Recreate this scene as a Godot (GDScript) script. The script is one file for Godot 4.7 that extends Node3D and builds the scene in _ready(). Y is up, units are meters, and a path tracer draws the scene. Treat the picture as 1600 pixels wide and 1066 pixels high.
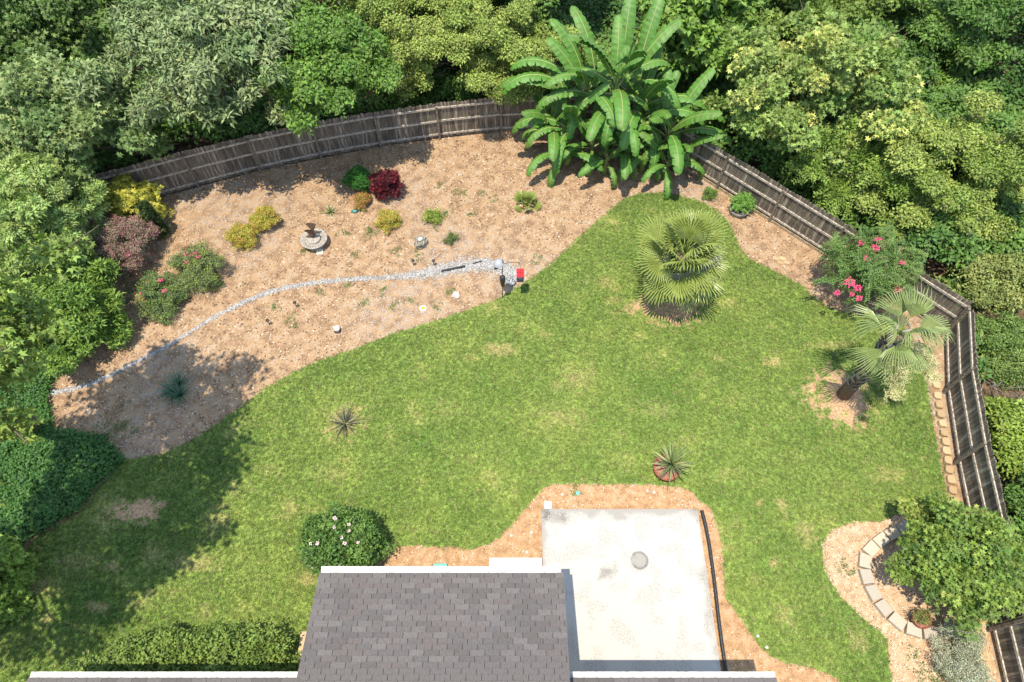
extends Node3D

var rng := RandomNumberGenerator.new()
var M := {}
var sprig := {}
var taken := {}
var lawn_poly := PackedVector2Array()
var yard_poly := PackedVector2Array()
var gravel_poly := PackedVector2Array()
var ring_bed_poly := PackedVector2Array()
var bare := PackedFloat32Array()
var lush := PackedFloat32Array()
const LX := -16.5
const LZ := -21.0
const LW := 32.0
const LH := 22.5
const TW := 1024
const TH := 720

# ------------------------------------------------------------------ helpers
func numbered(n: String) -> String:
	if not taken.has(n):
		taken[n] = 0
		return n
	taken[n] += 1
	return "%s_%03d" % [n, taken[n]]

func tag(o, label := "", category := "", group := "", kind := ""):
	if label != "": o.set_meta("label", label)
	if category != "": o.set_meta("category", category)
	if group != "": o.set_meta("group", group)
	if kind != "": o.set_meta("kind", kind)
	return o

func thing(called: String, at: Vector3, label: String, category: String, group := "") -> Node3D:
	var o := Node3D.new()
	o.name = numbered(called)
	add_child(o)
	o.position = at
	tag(o, label, category, group)
	return o

func part(called: String, mesh: Mesh, m: Material, parent: Node3D, at := Vector3.ZERO, b := Basis.IDENTITY) -> MeshInstance3D:
	var o := MeshInstance3D.new()
	o.name = called if parent != self else numbered(called)
	o.mesh = mesh
	if m: o.material_override = m
	parent.add_child(o, true)
	o.transform = Transform3D(b, at)
	return o

func mst() -> SurfaceTool:
	var st := SurfaceTool.new()
	st.begin(Mesh.PRIMITIVE_TRIANGLES)
	return st

func fin(st: SurfaceTool) -> ArrayMesh:
	st.generate_normals()
	return st.commit()

func tri(st: SurfaceTool, a: Vector3, b: Vector3, c: Vector3):
	st.add_vertex(a); st.add_vertex(b); st.add_vertex(c)

func quad(st: SurfaceTool, a: Vector3, b: Vector3, c: Vector3, d: Vector3):
	tri(st, a, b, c); tri(st, a, c, d)

func box(st: SurfaceTool, c: Vector3, s: Vector3, b := Basis.IDENTITY, ch := 0.0):
	# chamfered on the long vertical edges when ch > 0
	st.set_smooth_group(-1)
	var h := s * 0.5
	var ring := []
	if ch > 0.0:
		ring = [Vector2(-h.x + ch, -h.z), Vector2(h.x - ch, -h.z), Vector2(h.x, -h.z + ch), Vector2(h.x, h.z - ch), Vector2(h.x - ch, h.z), Vector2(-h.x + ch, h.z), Vector2(-h.x, h.z - ch), Vector2(-h.x, -h.z + ch)]
	else:
		ring = [Vector2(-h.x, -h.z), Vector2(h.x, -h.z), Vector2(h.x, h.z), Vector2(-h.x, h.z)]
	prism(st, ring, -h.y, h.y, c, b, ch * 0.6)

func prism(st: SurfaceTool, ring: Array, y0: float, y1: float, c: Vector3, b := Basis.IDENTITY, top_in := 0.0):
	st.set_smooth_group(-1)
	var n := ring.size()
	var cen := Vector2.ZERO
	for p in ring: cen += p
	cen /= n
	var lo := []; var hi := []; var hi2 := []
	for p in ring:
		var q: Vector2 = p
		var k: Vector2 = q - (q - cen).normalized() * top_in
		lo.append(c + b * Vector3(q.x, y0, q.y))
		hi.append(c + b * Vector3(q.x, y1 - top_in, q.y))
		hi2.append(c + b * Vector3(k.x, y1, k.y))
	for i in n:
		var j := (i + 1) % n
		quad(st, lo[i], hi[i], hi[j], lo[j])
		if top_in > 0.0: quad(st, hi[i], hi2[i], hi2[j], hi[j])
	var tc: Vector3 = c + b * Vector3(cen.x, y1, cen.y)
	var bc: Vector3 = c + b * Vector3(cen.x, y0, cen.y)
	for i in n:
		var j := (i + 1) % n
		var top: Array = hi2 if top_in > 0.0 else hi
		tri(st, tc, top[j], top[i])
		tri(st, bc, lo[i], lo[j])

func tube(st: SurfaceTool, pts: Array, radii: Array, sides := 7, caps := true):
	st.set_smooth_group(0)
	var rings := []
	var n := pts.size()
	for i in n:
		var d: Vector3 = (pts[mini(i + 1, n - 1)] - pts[maxi(i - 1, 0)]).normalized()
		var u := d.cross(Vector3.RIGHT if absf(d.x) < 0.8 else Vector3.UP).normalized()
		var v := d.cross(u)
		var r := []
		for k in sides:
			var a := TAU * k / sides
			r.append(pts[i] + (u * cos(a) + v * sin(a)) * radii[i])
		rings.append(r)
	for i in n - 1:
		for k in sides:
			var k2 := (k + 1) % sides
			quad(st, rings[i][k], rings[i][k2], rings[i + 1][k2], rings[i + 1][k])
	if caps:
		for k in sides:
			var k2 := (k + 1) % sides
			tri(st, pts[n - 1], rings[n - 1][k], rings[n - 1][k2])
			tri(st, pts[0], rings[0][k2], rings[0][k])

func lathe(st: SurfaceTool, prof: Array, sides := 28, at := Vector3.ZERO, flute := 0.0, nfl := 0):
	# prof: Vector2(radius, y) from bottom outside upward and back inside
	st.set_smooth_group(0 if flute == 0.0 else -1)
	for i in prof.size() - 1:
		for k in sides:
			var a0 := TAU * k / sides
			var a1 := TAU * (k + 1) / sides
			var f0 := 1.0 + (flute if nfl > 0 and k % 2 == 0 else 0.0)
			var f1 := 1.0 + (flute if nfl > 0 and (k + 1) % 2 == 0 else 0.0)
			var p: Vector2 = prof[i]; var q: Vector2 = prof[i + 1]
			quad(st, at + Vector3(cos(a0) * p.x * f0, p.y, sin(a0) * p.x * f0), at + Vector3(cos(a0) * q.x * f0, q.y, sin(a0) * q.x * f0),
				at + Vector3(cos(a1) * q.x * f1, q.y, sin(a1) * q.x * f1), at + Vector3(cos(a1) * p.x * f1, p.y, sin(a1) * p.x * f1))

func blob(sz: Vector3, rough: float, sd: int, nu := 14, nv := 9, flat_facets := false) -> ArrayMesh:
	var st := mst()
	st.set_smooth_group(-1 if flat_facets else 0)
	var no := FastNoiseLite.new()
	no.seed = sd; no.frequency = 0.9
	var g := []
	for j in nv + 1:
		var row := []
		for i in nu:
			var th := PI * j / nv
			var ph := TAU * i / nu
			var d := Vector3(sin(th) * cos(ph), cos(th), sin(th) * sin(ph))
			row.append(d * sz * (1.0 + rough * no.get_noise_3dv(d * 1.6) * 1.8))
		g.append(row)
	for j in nv:
		for i in nu:
			var i2 := (i + 1) % nu
			quad(st, g[j][i], g[j][i2], g[j + 1][i2], g[j + 1][i])
	return fin(st)

func lin(r: float, g: float, b: float) -> Color:
	return Color(r, g, b).linear_to_srgb()

func mat(c: Color, rough := 0.8, tex: Texture2D = null, tri_scale := 0.0) -> StandardMaterial3D:
	var m := StandardMaterial3D.new()
	m.albedo_color = c
	m.roughness = rough
	if tex:
		m.albedo_texture = tex
		if tri_scale > 0.0:
			m.uv1_triplanar = true
			m.uv1_world_triplanar = true
			m.uv1_scale = Vector3.ONE * tri_scale
	return m

func leaf_mat(back: Color, rough := 0.5) -> StandardMaterial3D:
	var m := StandardMaterial3D.new()
	m.vertex_color_use_as_albedo = true
	m.roughness = rough
	m.cull_mode = BaseMaterial3D.CULL_DISABLED
	m.backlight_enabled = true
	m.backlight = back
	return m

func noise(sd: int, fr: float, oct := 4) -> FastNoiseLite:
	var n := FastNoiseLite.new()
	n.seed = sd; n.frequency = fr
	n.noise_type = FastNoiseLite.TYPE_SIMPLEX_SMOOTH
	n.fractal_octaves = oct
	return n

func ramp_tex(sd: int, fr: float, size: int, stops: Array, cols: Array, oct := 4, speck := 0.0) -> ImageTexture:
	var im := noise(sd, fr, oct).get_seamless_image(size, size)
	im.convert(Image.FORMAT_L8)
	var src := im.get_data()
	var gr := Gradient.new()
	gr.offsets = PackedFloat32Array(stops)
	gr.colors = PackedColorArray(cols)
	var lut := []
	for i in 256: lut.append(gr.sample(i / 255.0))
	var r := RandomNumberGenerator.new()
	r.seed = sd * 7 + 1
	var out := PackedByteArray()
	out.resize(size * size * 3)
	for i in size * size:
		var c: Color = lut[src[i]]
		var k := 1.0 + (r.randf() - 0.5) * speck
		out[i * 3] = clampi(int(c.r * k * 255.0), 0, 255)
		out[i * 3 + 1] = clampi(int(c.g * k * 255.0), 0, 255)
		out[i * 3 + 2] = clampi(int(c.b * k * 255.0), 0, 255)
	var o := Image.create_from_data(size, size, false, Image.FORMAT_RGB8, out)
	o.generate_mipmaps()
	return ImageTexture.create_from_image(o)

func wood_tex(sd: int) -> ImageTexture:
	var n1 := noise(sd, 0.05, 3); var n2 := noise(sd + 5, 0.02, 3)
	var w := 192; var h := 384
	var out := PackedByteArray(); out.resize(w * h * 3)
	for y in h:
		for x in w:
			var a := n1.get_noise_2d(x * 5.0, y * 0.22) * 0.9 + n1.get_noise_2d(x * 12.0 + 900, y * 0.5) * 0.4
			var b := n2.get_noise_2d(x * 1.2, y * 0.8)
			var k := clampf(0.46 + a * 0.62 + b * 0.35, 0.0, 1.0)
			var c := Color8(68, 61, 53).lerp(Color8(206, 197, 182), k)
			var i := (y * w + x) * 3
			out[i] = c.r8; out[i + 1] = c.g8; out[i + 2] = c.b8
	var im := Image.create_from_data(w, h, false, Image.FORMAT_RGB8, out)
	im.generate_mipmaps()
	return ImageTexture.create_from_image(im)

func wobble(pts: Array, step := 0.12, amp := 0.05, sd := 1) -> PackedVector2Array:
	var no := noise(sd, 0.9, 3)
	var out := PackedVector2Array()
	for i in pts.size():
		var a := Vector2(pts[i][0], pts[i][1])
		var e = pts[(i + 1) % pts.size()]
		var b := Vector2(e[0], e[1])
		var n := maxi(1, int(a.distance_to(b) / step))
		for k in n:
			var p := a.lerp(b, float(k) / n)
			out.append(p + Vector2(no.get_noise_2d(p.x * 3.0, p.y * 3.0), no.get_noise_2d(p.x * 3.0 + 50.0, p.y * 3.0)) * amp * 2.0)
	return out

func coarse(pts: Array) -> PackedVector2Array:
	var out := PackedVector2Array()
	for p in pts: out.append(Vector2(p[0], p[1]))
	return out

func smooth_line(pts: Array, times := 2) -> Array:
	# Chaikin corner cutting of an open line
	var cur := pts
	for t in times:
		var nx := [cur[0]]
		for i in cur.size() - 1:
			var a = cur[i]; var b = cur[i + 1]
			nx.append([a[0] * 0.75 + b[0] * 0.25, a[1] * 0.75 + b[1] * 0.25])
			nx.append([a[0] * 0.25 + b[0] * 0.75, a[1] * 0.25 + b[1] * 0.75])
		nx.append(cur[cur.size() - 1])
		cur = nx
	return cur

func sheet(called: String, poly: PackedVector2Array, y: float, m: Material, uvrect := Rect2()) -> MeshInstance3D:
	var idx := Geometry2D.triangulate_polygon(poly)
	if idx.is_empty(): print("triangulation failed ", called)
	var st := mst()
	for i in range(0, idx.size(), 3):
		var a := poly[idx[i]]; var b := poly[idx[i + 1]]; var c := poly[idx[i + 2]]
		if (b - a).cross(c - a) < 0.0:
			var t := b; b = c; c = t
		for p in [a, b, c]:
			st.set_normal(Vector3.UP)
			if uvrect.size.x > 0.0: st.set_uv((p - uvrect.position) / uvrect.size)
			st.add_vertex(Vector3(p.x, y, p.y))
	var o := part(called, st.commit(), m, self)
	tag(o, "", "", "", "structure")
	return o

func facing(n: Vector3, yaw: float) -> Basis:
	n = n.normalized()
	var x := n.cross(Vector3.FORWARD if absf(n.z) < 0.9 else Vector3.RIGHT).normalized()
	var z := x.cross(n)
	return Basis(x, n, z).rotated(n, yaw)

func scatter(called: String, parent: Node3D, mesh: Mesh, m: Material, tf: Array, cols: PackedColorArray) -> MultiMeshInstance3D:
	var mm := MultiMesh.new()
	mm.transform_format = MultiMesh.TRANSFORM_3D
	mm.use_colors = true
	mm.mesh = mesh
	mm.instance_count = tf.size()
	for i in tf.size():
		mm.set_instance_transform(i, tf[i])
		mm.set_instance_color(i, cols[i])
	var o := MultiMeshInstance3D.new()
	o.multimesh = mm
	o.material_override = m
	o.name = called if parent != self else numbered(called)
	parent.add_child(o, true)
	return o

# ------------------------------------------------------------------ leaves
func leaf(st: SurfaceTool, at: Vector3, b: Basis, l: float, w: float, fold := 0.25, droop := 0.15):
	# b.z = along the leaf, b.y = up; a folded blade of four faces
	var p0 := at
	var p1 := at + b * Vector3(0, -fold * w * 0.0, l * 0.45)
	var p2 := at + b * Vector3(0, -droop * l, l)
	var s1 := at + b * Vector3(w * 0.5, fold * w * 0.5, l * 0.42)
	var s2 := at + b * Vector3(-w * 0.5, fold * w * 0.5, l * 0.42)
	tri(st, p0, s1, p1); tri(st, p1, s1, p2)
	tri(st, p0, p1, s2); tri(st, p1, p2, s2)

func star(st: SurfaceTool, at: Vector3, b: Basis, l: float, pts := 5):
	# a lobed leaf like a maple's
	var c := at + b * Vector3(0, 0, l * 0.4)
	var rim := []
	for k in pts * 2 + 1:
		var a := -2.5 + 5.0 * k / (pts * 2)
		var r := l * (0.62 if k % 2 == 0 else 0.3)
		if k == 0 or k == pts * 2: r = l * 0.42
		rim.append(c + b * Vector3(sin(a) * r, -absf(sin(a)) * l * 0.08 - (0.1 * l if k % 2 == 0 else 0.0), cos(a) * r))
	for k in rim.size() - 1: tri(st, c, rim[k], rim[k + 1])

func make_sprig(n: int, l: float, w: float, spread: float, style: String, sd: int) -> ArrayMesh:
	var r := RandomNumberGenerator.new(); r.seed = sd
	var st := mst()
	st.set_smooth_group(-1)
	for i in n:
		var k := r.randf_range(0.55, 1.0)
		var shade := r.randf_range(0.68, 1.2)
		st.set_color(Color(shade * r.randf_range(0.94, 1.06), shade, shade * r.randf_range(0.85, 1.1)))
		var ll := l * r.randf_range(0.75, 1.2)
		if style == "pinnate":
			var t := float(i / 2) / maxf(1.0, n / 2.0 - 1.0)
			var side := 1.0 if i % 2 == 0 else -1.0
			var at := Vector3(0, 0.02 - t * t * spread * 0.3, t * spread)
			var b := Basis.from_euler(Vector3(r.randf_range(0.0, 0.35), side * r.randf_range(0.85, 1.25), 0))
			leaf(st, at, b, ll, w, 0.3, 0.2)
		elif style == "plume":
			var a := r.randf_range(-0.9, 0.9)
			var at := Vector3(sin(a) * r.randf() * spread * 0.5, r.randf_range(-0.02, 0.04), cos(a) * r.randf_range(0.0, spread))
			leaf(st, at, Basis.from_euler(Vector3(r.randf_range(-0.35, 0.3), a + r.randf_range(-0.5, 0.5), r.randf_range(-0.4, 0.4))), ll, w, 0.2, 0.1)
		else:
			var yaw := TAU * i / n + r.randf_range(-0.5, 0.5)
			var b := Basis.from_euler(Vector3(r.randf_range(-0.6, 0.85), yaw, r.randf_range(-0.7, 0.7)))
			var at := Vector3(sin(yaw), 0, cos(yaw)) * spread * k * r.randf_range(0.1, 0.7) + Vector3(0, r.randf_range(-0.5, 0.5) * spread * 0.7, 0)
			if style == "star": star(st, at, b, ll)
			elif style == "needle": leaf(st, at, Basis.from_euler(Vector3(r.randf_range(-1.5, -0.6), yaw, 0)), ll, w, 0.1, 0.0)
			else: leaf(st, at, b, ll, w)
	return fin(st)

func lobes_in(c: Vector3, r: Vector3, n: int, lr: float, rg: RandomNumberGenerator, low := -0.35, loose := false) -> Array:
	var out := []
	for i in n:
		var y := low + (1.0 - low) * (i + 0.5) / n
		var a := i * 2.39996 + rg.randf_range(-0.5, 0.5)
		var q := sqrt(maxf(0.0, 1.0 - y * y))
		var k := rg.randf_range(0.45, 0.98)
		if loose and rg.randf() < 0.25: k = rg.randf_range(0.98, 1.28)
		var d := Vector3(cos(a) * q, y, sin(a) * q)
		var rr := lr * rg.randf_range(0.55, 1.4)
		var e := rg.randf_range(0.75, 1.3)
		out.append([c + d * r * k, Vector3(rr * e, rr * (rg.randf_range(0.3, 0.6) if loose else rg.randf_range(0.55, 0.85)), rr / e)])
	return out

func foliage(called: String, parent: Node3D, mesh: Mesh, m: Material, lobes: Array, count: int, c1: Color, c2: Color, smin: float, smax: float, rg: RandomNumberGenerator, inner := 0.3, tip := Color(0, 0, 0, 0), tipshare := 0.0, upmix := 0.55) -> MultiMeshInstance3D:
	var tf := []; var cols := PackedColorArray()
	var cum := []; var tot := 0.0
	var lc := []
	for L in lobes:
		var r: Vector3 = L[1]
		tot += r.x * r.z
		cum.append(tot)
		var base := c1.lerp(c2, rg.randf())
		lc.append([base, rg.randf() < -tipshare])
	for i in count:
		var x := rg.randf() * tot
		var li := cum.bsearch(x)
		if li >= lobes.size(): li = lobes.size() - 1
		var L = lobes[li]
		var d := Vector3(rg.randfn(), rg.randfn(), rg.randfn()).normalized()
		if d.y < -0.15 and rg.randf() < 0.75: d.y = -d.y
		var k := rg.randf_range(0.3, 0.85) if rg.randf() < inner else rg.randf_range(0.82, 1.12)
		if rg.randf() < 0.09: k = rg.randf_range(1.1, 1.5)
		var p: Vector3 = L[0] + d * L[1] * k
		if p.y < 0.03: continue
		var nn := (d * (1.0 - upmix) + Vector3.UP * upmix + Vector3(rg.randfn(), rg.randfn(), rg.randfn()) * 0.42).normalized()
		var b := facing(nn, rg.randf() * TAU).scaled(Vector3.ONE * rg.randf_range(smin, smax))
		tf.append(Transform3D(b, p))
		var c: Color = lc[li][0]
		c = c.lerp(c1.lerp(c2, rg.randf()), 0.5)
		if (tipshare > 0.0 and rg.randf() < tipshare) or (lc[li][1] and rg.randf() < 0.6): c = tip.lerp(c, rg.randf() * 0.5)
		var j := rg.randf_range(0.6, 1.25)
		cols.append(Color(c.r * j * rg.randf_range(0.92, 1.08), c.g * j, c.b * j))
	var o := scatter(called, parent, mesh, m, tf, cols)
	o.set_meta("kind", "stuff")
	return o

func branches(parent: Node3D, base: Vector3, top: Vector3, r0: float, lobes: Array, m: Material, rg: RandomNumberGenerator, every := 1, called := "trunk"):
	var st := mst()
	var pts := []; var rad := []
	var side := Vector3(rg.randf_range(-1, 1), 0, rg.randf_range(-1, 1)) * base.distance_to(top) * 0.06
	for i in 8:
		var t := i / 7.0
		pts.append(base.lerp(top, t) + side * sin(t * PI))
		rad.append(r0 * (1.25 - 0.25 * minf(1.0, t * 6.0)) * (1.0 - 0.72 * t))
	tube(st, pts, rad, 9)
	part(called, fin(st), m, parent)
	var s2 := mst()
	for i in range(0, lobes.size(), every):
		var e: Vector3 = lobes[i][0]
		var t0 := rg.randf_range(0.35, 0.9)
		var a: Vector3 = base.lerp(top, t0) + side * sin(t0 * PI)
		var mid := a.lerp(e, 0.5) + Vector3(rg.randf_range(-0.15, 0.15), rg.randf_range(0.0, 0.25), rg.randf_range(-0.15, 0.15)) * a.distance_to(e) * 0.5
		var rr := r0 * 0.34 * (1.1 - t0 * 0.6)
		tube(s2, [a, mid, e, e + (e - mid) * 0.5], [rr, rr * 0.7, rr * 0.4, rr * 0.15], 5)
	part("limbs", fin(s2), m, parent)

func tree(called: String, base: Vector3, crown: Vector3, size: Vector3, nl: int, lr: float, sp: String, count: int, c1: Color, c2: Color, smin: float, smax: float, sd: int, label: String, trunk_r := 0.14, tip := Color(0, 0, 0, 0), tipshare := 0.0, category := "tree", group := "", upmix := 0.55) -> Node3D:
	var rg := RandomNumberGenerator.new(); rg.seed = sd
	var t := thing(called, base, label, category, group)
	var lobes := lobes_in(crown - base, size, int(nl * 2.6), lr * 0.6, rg, -0.6, true)
	branches(t, Vector3(0, -0.05, 0), crown - base + Vector3(0, size.y * 0.3, 0), trunk_r, lobes, M.bark, rg, 2)
	foliage("crown", t, sprig[sp], M.leaf, lobes, count, c1, c2, smin, smax, rg, 0.35, tip, tipshare, upmix)
	return t

func shrub(called: String, base: Vector3, size: Vector3, nl: int, lr: float, sp: String, count: int, c1: Color, c2: Color, smin: float, smax: float, sd: int, label: String, lift := 0.5, tip := Color(0, 0, 0, 0), tipshare := 0.0, upmix := 0.5, group := "", lm: Material = null) -> Node3D:
	var rg := RandomNumberGenerator.new(); rg.seed = sd
	var t := thing(called, base, label, "shrub", group)
	var cen := Vector3(0, size.y * (lift + 0.5), 0)
	var lobes := lobes_in(cen, size, nl, lr, rg, -0.75)
	var st := mst()
	for i in mini(7, nl):
		var e: Vector3 = lobes[(i * 5) % nl][0]
		var rr := 0.022 + size.y * 0.008
		tube(st, [Vector3(e.x * 0.08, -0.03, e.z * 0.08), e * Vector3(0.45, 0.5, 0.45), e], [rr, rr * 0.7, rr * 0.3], 5)
	part("stems", fin(st), M.bark, t)
	foliage("foliage", t, sprig[sp], lm if lm else M.leaf, lobes, count, c1, c2, smin, smax, rg, 0.3, tip, tipshare, upmix)
	return t

func blade(l: float, w: float, arch: float, twist := 0.0, fold := 0.35, n := 6) -> ArrayMesh:
	# a strap leaf from the origin out along +z, rising then arching over
	var st := mst()
	st.set_smooth_group(0)
	var prev := []
	for i in n + 1:
		var t := float(i) / n
		var a := -arch * t
		var ww := w * 0.5 * (sin(clampf(t * 0.85 + 0.15, 0, 1) * PI) * 0.85 + 0.18 * (1.0 - t))
		if i == n: ww = 0.002
		var c := Vector3(0, l * (t * sin(0.0) - arch * t * t * 0.5), l * t * (1.0 - 0.12 * arch * t))
		var cur := [c + Vector3(-ww, fold * ww, 0), c, c + Vector3(ww, fold * ww, 0)]
		if i > 0:
			quad(st, prev[0], cur[0], cur[1], prev[1])
			quad(st, prev[1], cur[1], cur[2], prev[2])
		prev = cur
	return fin(st)

func rosette(called: String, at: Vector3, n: int, l: float, w: float, mats: Array, sd: int, label: String, low := 0.15, high := 1.35, arch := 0.25, stem := 0.0, parent: Node3D = null) -> Node3D:
	var rg := RandomNumberGenerator.new(); rg.seed = sd
	var t: Node3D = parent if parent else thing(called, at, label, "yucca" if called.contains("yucca") else "plant")
	var meshes := [blade(l, w, arch), blade(l * 0.86, w, arch * 1.5), blade(l * 1.08, w * 0.85, arch * 0.6)]
	if stem > 0.0:
		var st := mst()
		tube(st, [Vector3(0, -0.02, 0), Vector3(0, stem, 0)], [w * 1.2, w], 8)
		part("stem", fin(st), M.bark, t)
	for i in n:
		var e := lerpf(low, high, pow(float(i) / n, 0.85)) + rg.randf_range(-0.08, 0.08)
		var b := Basis(Vector3.UP, i * 2.39996 + rg.randf_range(-0.25, 0.25)) * Basis(Vector3.RIGHT, -e) * Basis(Vector3.BACK, rg.randf_range(-0.4, 0.4))
		part("leaf", meshes[rg.randi() % 3], mats[rg.randi() % mats.size()], t, Vector3(0, stem + 0.02, 0), b)
	return t

func fan(petiole: float, r: float, n: int, sweep: float, droop: float, sd: int, wid := 0.07) -> ArrayMesh:
	# palm fan: a petiole along +z and split leaflets radiating from its end
	var rg := RandomNumberGenerator.new(); rg.seed = sd
	var st := mst()
	st.set_smooth_group(0)
	st.set_color(Color(0.95, 1.0, 0.8))
	tube(st, [Vector3.ZERO, Vector3(0, 0.03, petiole * 0.5), Vector3(0, 0, petiole)], [0.02, 0.016, 0.012], 5)
	st.set_smooth_group(-1)
	for i in n:
		var u := (i + 0.5) / n * 2.0 - 1.0
		var a := u * sweep
		var ll := r * (1.0 - 0.28 * absf(u)) * rg.randf_range(0.9, 1.06)
		var hub := Vector3(0, 0, petiole)
		var dir := Vector3(sin(a), 0.28 - 0.4 * absf(u) * absf(u), cos(a)).normalized()
		var sd_ := Vector3(cos(a), 0, -sin(a))
		var s := rg.randf_range(0.82, 1.15)
		st.set_color(Color(s, s, s * rg.randf_range(0.85, 1.05)))
		var p0 := hub
		var p1 := hub + dir * ll * 0.5 + Vector3(0, 0.02 - droop * 0.05, 0) * ll
		var p2 := hub + dir * ll * 0.8 + Vector3(0, -droop * 0.3 * ll, 0)
		var p3 := hub + dir * ll * 0.93 + Vector3(rg.randf_range(-0.04, 0.04), -droop * 0.85 * ll * rg.randf_range(0.7, 1.2), 0)
		var w1 := wid * 0.5
		var up := Vector3(0, 0.012, 0)
		tri(st, p0, p1 - sd_ * w1 - up, p1 + up); tri(st, p0, p1 + up, p1 + sd_ * w1 - up)
		quad(st, p1 - sd_ * w1 - up, p2 - sd_ * w1 * 0.7, p2 + up, p1 + up)
		quad(st, p1 + up, p2 + up, p2 + sd_ * w1 * 0.7, p1 + sd_ * w1 - up)
		tri(st, p2 - sd_ * w1 * 0.7, p3, p2 + up); tri(st, p2 + up, p3, p2 + sd_ * w1 * 0.7)
	return fin(st)

func banana_leaf(l: float, w: float, rise: float, arch: float, sd: int, torn := 0.0) -> ArrayMesh:
	var rg := RandomNumberGenerator.new(); rg.seed = sd
	var st := mst()
	st.set_smooth_group(0)
	var n := 34
	var pet := 0.16
	var c := Vector3.ZERO
	var prev := []
	var prevt := []
	var mid := []; var mr := []
	var seg := l / n
	var ang := rise
	var ph := rg.randf() * TAU
	var tone := Color(rg.randf_range(0.85, 1.35), rg.randf_range(0.88, 1.08), 1.0)
	for i in n + 1:
		var t := float(i) / n
		mid.append(c); mr.append(lerpf(0.03, 0.006, t))
		var dirv := Vector3(0, sin(ang), cos(ang))
		var upv := Vector3(0, cos(ang), -sin(ang))
		if t > pet:
			var q := (t - pet) / (1.0 - pet)
			var ww := w * 0.5 * pow(sin(clampf(q * 0.86 + 0.07, 0.0, 1.0) * PI), 0.42)
			if i == n: ww = 0.01
			var row := []
			for s in [-1.0, 1.0]:
				var hang := 0.16 + 0.12 * q * arch
				var rip := sin(i * 2.35 + ph + s) * 0.022 + rg.randf_range(-0.008, 0.008)
				var w2 := ww * (1.0 - torn * rg.randf() * 0.35)
				row.append(c + Vector3(s, 0, 0) * w2 * 0.5 + upv * (0.06 * ww + rip * 0.9))
				row.append(c + Vector3(s, 0, 0) * w2 * 0.96 - upv * (hang * ww) + upv * rip * 1.3)
			if not prev.is_empty():
				var band := rg.randf_range(0.78, 1.12)
				st.set_color(Color(tone.r * band, tone.g * band, band))
				if torn > 0.3 and rg.randf() < 0.12: st.set_color(Color(2.2, 1.0, 1.6))
				var gap := rg.randf() < torn * 0.45
				if gap: tri(st, prev[1], row[0], prev[0])
				else: quad(st, prev[1], row[1], row[0], prev[0])
				quad(st, prev[0], row[0], c, prevt[0])
				quad(st, prevt[0], c, row[2], prev[2])
				gap = rg.randf() < torn * 0.35
				if gap: tri(st, prev[2], row[2], prev[3])
				else: quad(st, prev[2], row[2], row[3], prev[3])
			prev = row; prevt = [c]
		c += dirv * seg
		ang -= arch / n * (0.4 + 1.2 * t)
	var mesh := fin(st)
	var s2 := mst()
	var mm := []; var rr := []
	for i in range(0, n + 1, 3):
		mm.append(mid[i] + Vector3(0, 0.008, 0)); rr.append(mr[i])
	tube(s2, mm, rr, 5)
	s2.generate_normals()
	s2.commit(mesh)
	mesh.surface_set_material(0, M.banana)
	mesh.surface_set_material(1, M.banana_rib)
	return mesh

# ------------------------------------------------------------------ scene
func _ready():
	rng.seed = 20240
	var cam := Camera3D.new()
	cam.name = "camera"
	add_child(cam)
	cam.position = Vector3(0, 21, 0)
	cam.rotation_degrees = Vector3(-58.5, 0, 0)
	cam.fov = 53.08
	cam.far = 400.0
	cam.current = true
	var we := WorldEnvironment.new()
	we.name = "daylight"
	var env := Environment.new()
	env.background_mode = Environment.BG_SKY
	var sm := ProceduralSkyMaterial.new()
	sm.sky_top_color = Color(0.53, 0.61, 0.73)
	sm.sky_horizon_color = Color(0.84, 0.87, 0.90)
	sm.sky_curve = 0.16
	sm.sky_energy_multiplier = 1.25
	sm.ground_bottom_color = Color(0.20, 0.24, 0.14)
	sm.ground_horizon_color = Color(0.55, 0.62, 0.60)
	var sky := Sky.new()
	sky.sky_material = sm
	env.sky = sky
	env.tonemap_mode = Environment.TONE_MAPPER_LINEAR
	env.tonemap_exposure = 1.45
	env.sdfgi_enabled = true
	env.ssao_enabled = true
	env.ssil_enabled = true
	we.environment = env
	add_child(we)
	var sun := DirectionalLight3D.new()
	sun.name = "sun"
	sun.light_color = Color(1.0, 0.955, 0.88)
	sun.light_energy = 1.4
	sun.light_angular_distance = 0.5
	sun.shadow_enabled = true
	add_child(sun)
	sun.look_at_from_position(Vector3.ZERO, Vector3(0.16, -1.0, -0.21), Vector3.FORWARD)

	make_materials()
	make_sprigs()
	ground()
	lawn()
	mulch()
	fences()
	house()
	patio()
	woods()
	yard_trees()
	banana()
	palms()
	shrubs()
	garden_things()
	edging()
	print("nodes ", get_child_count())

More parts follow.
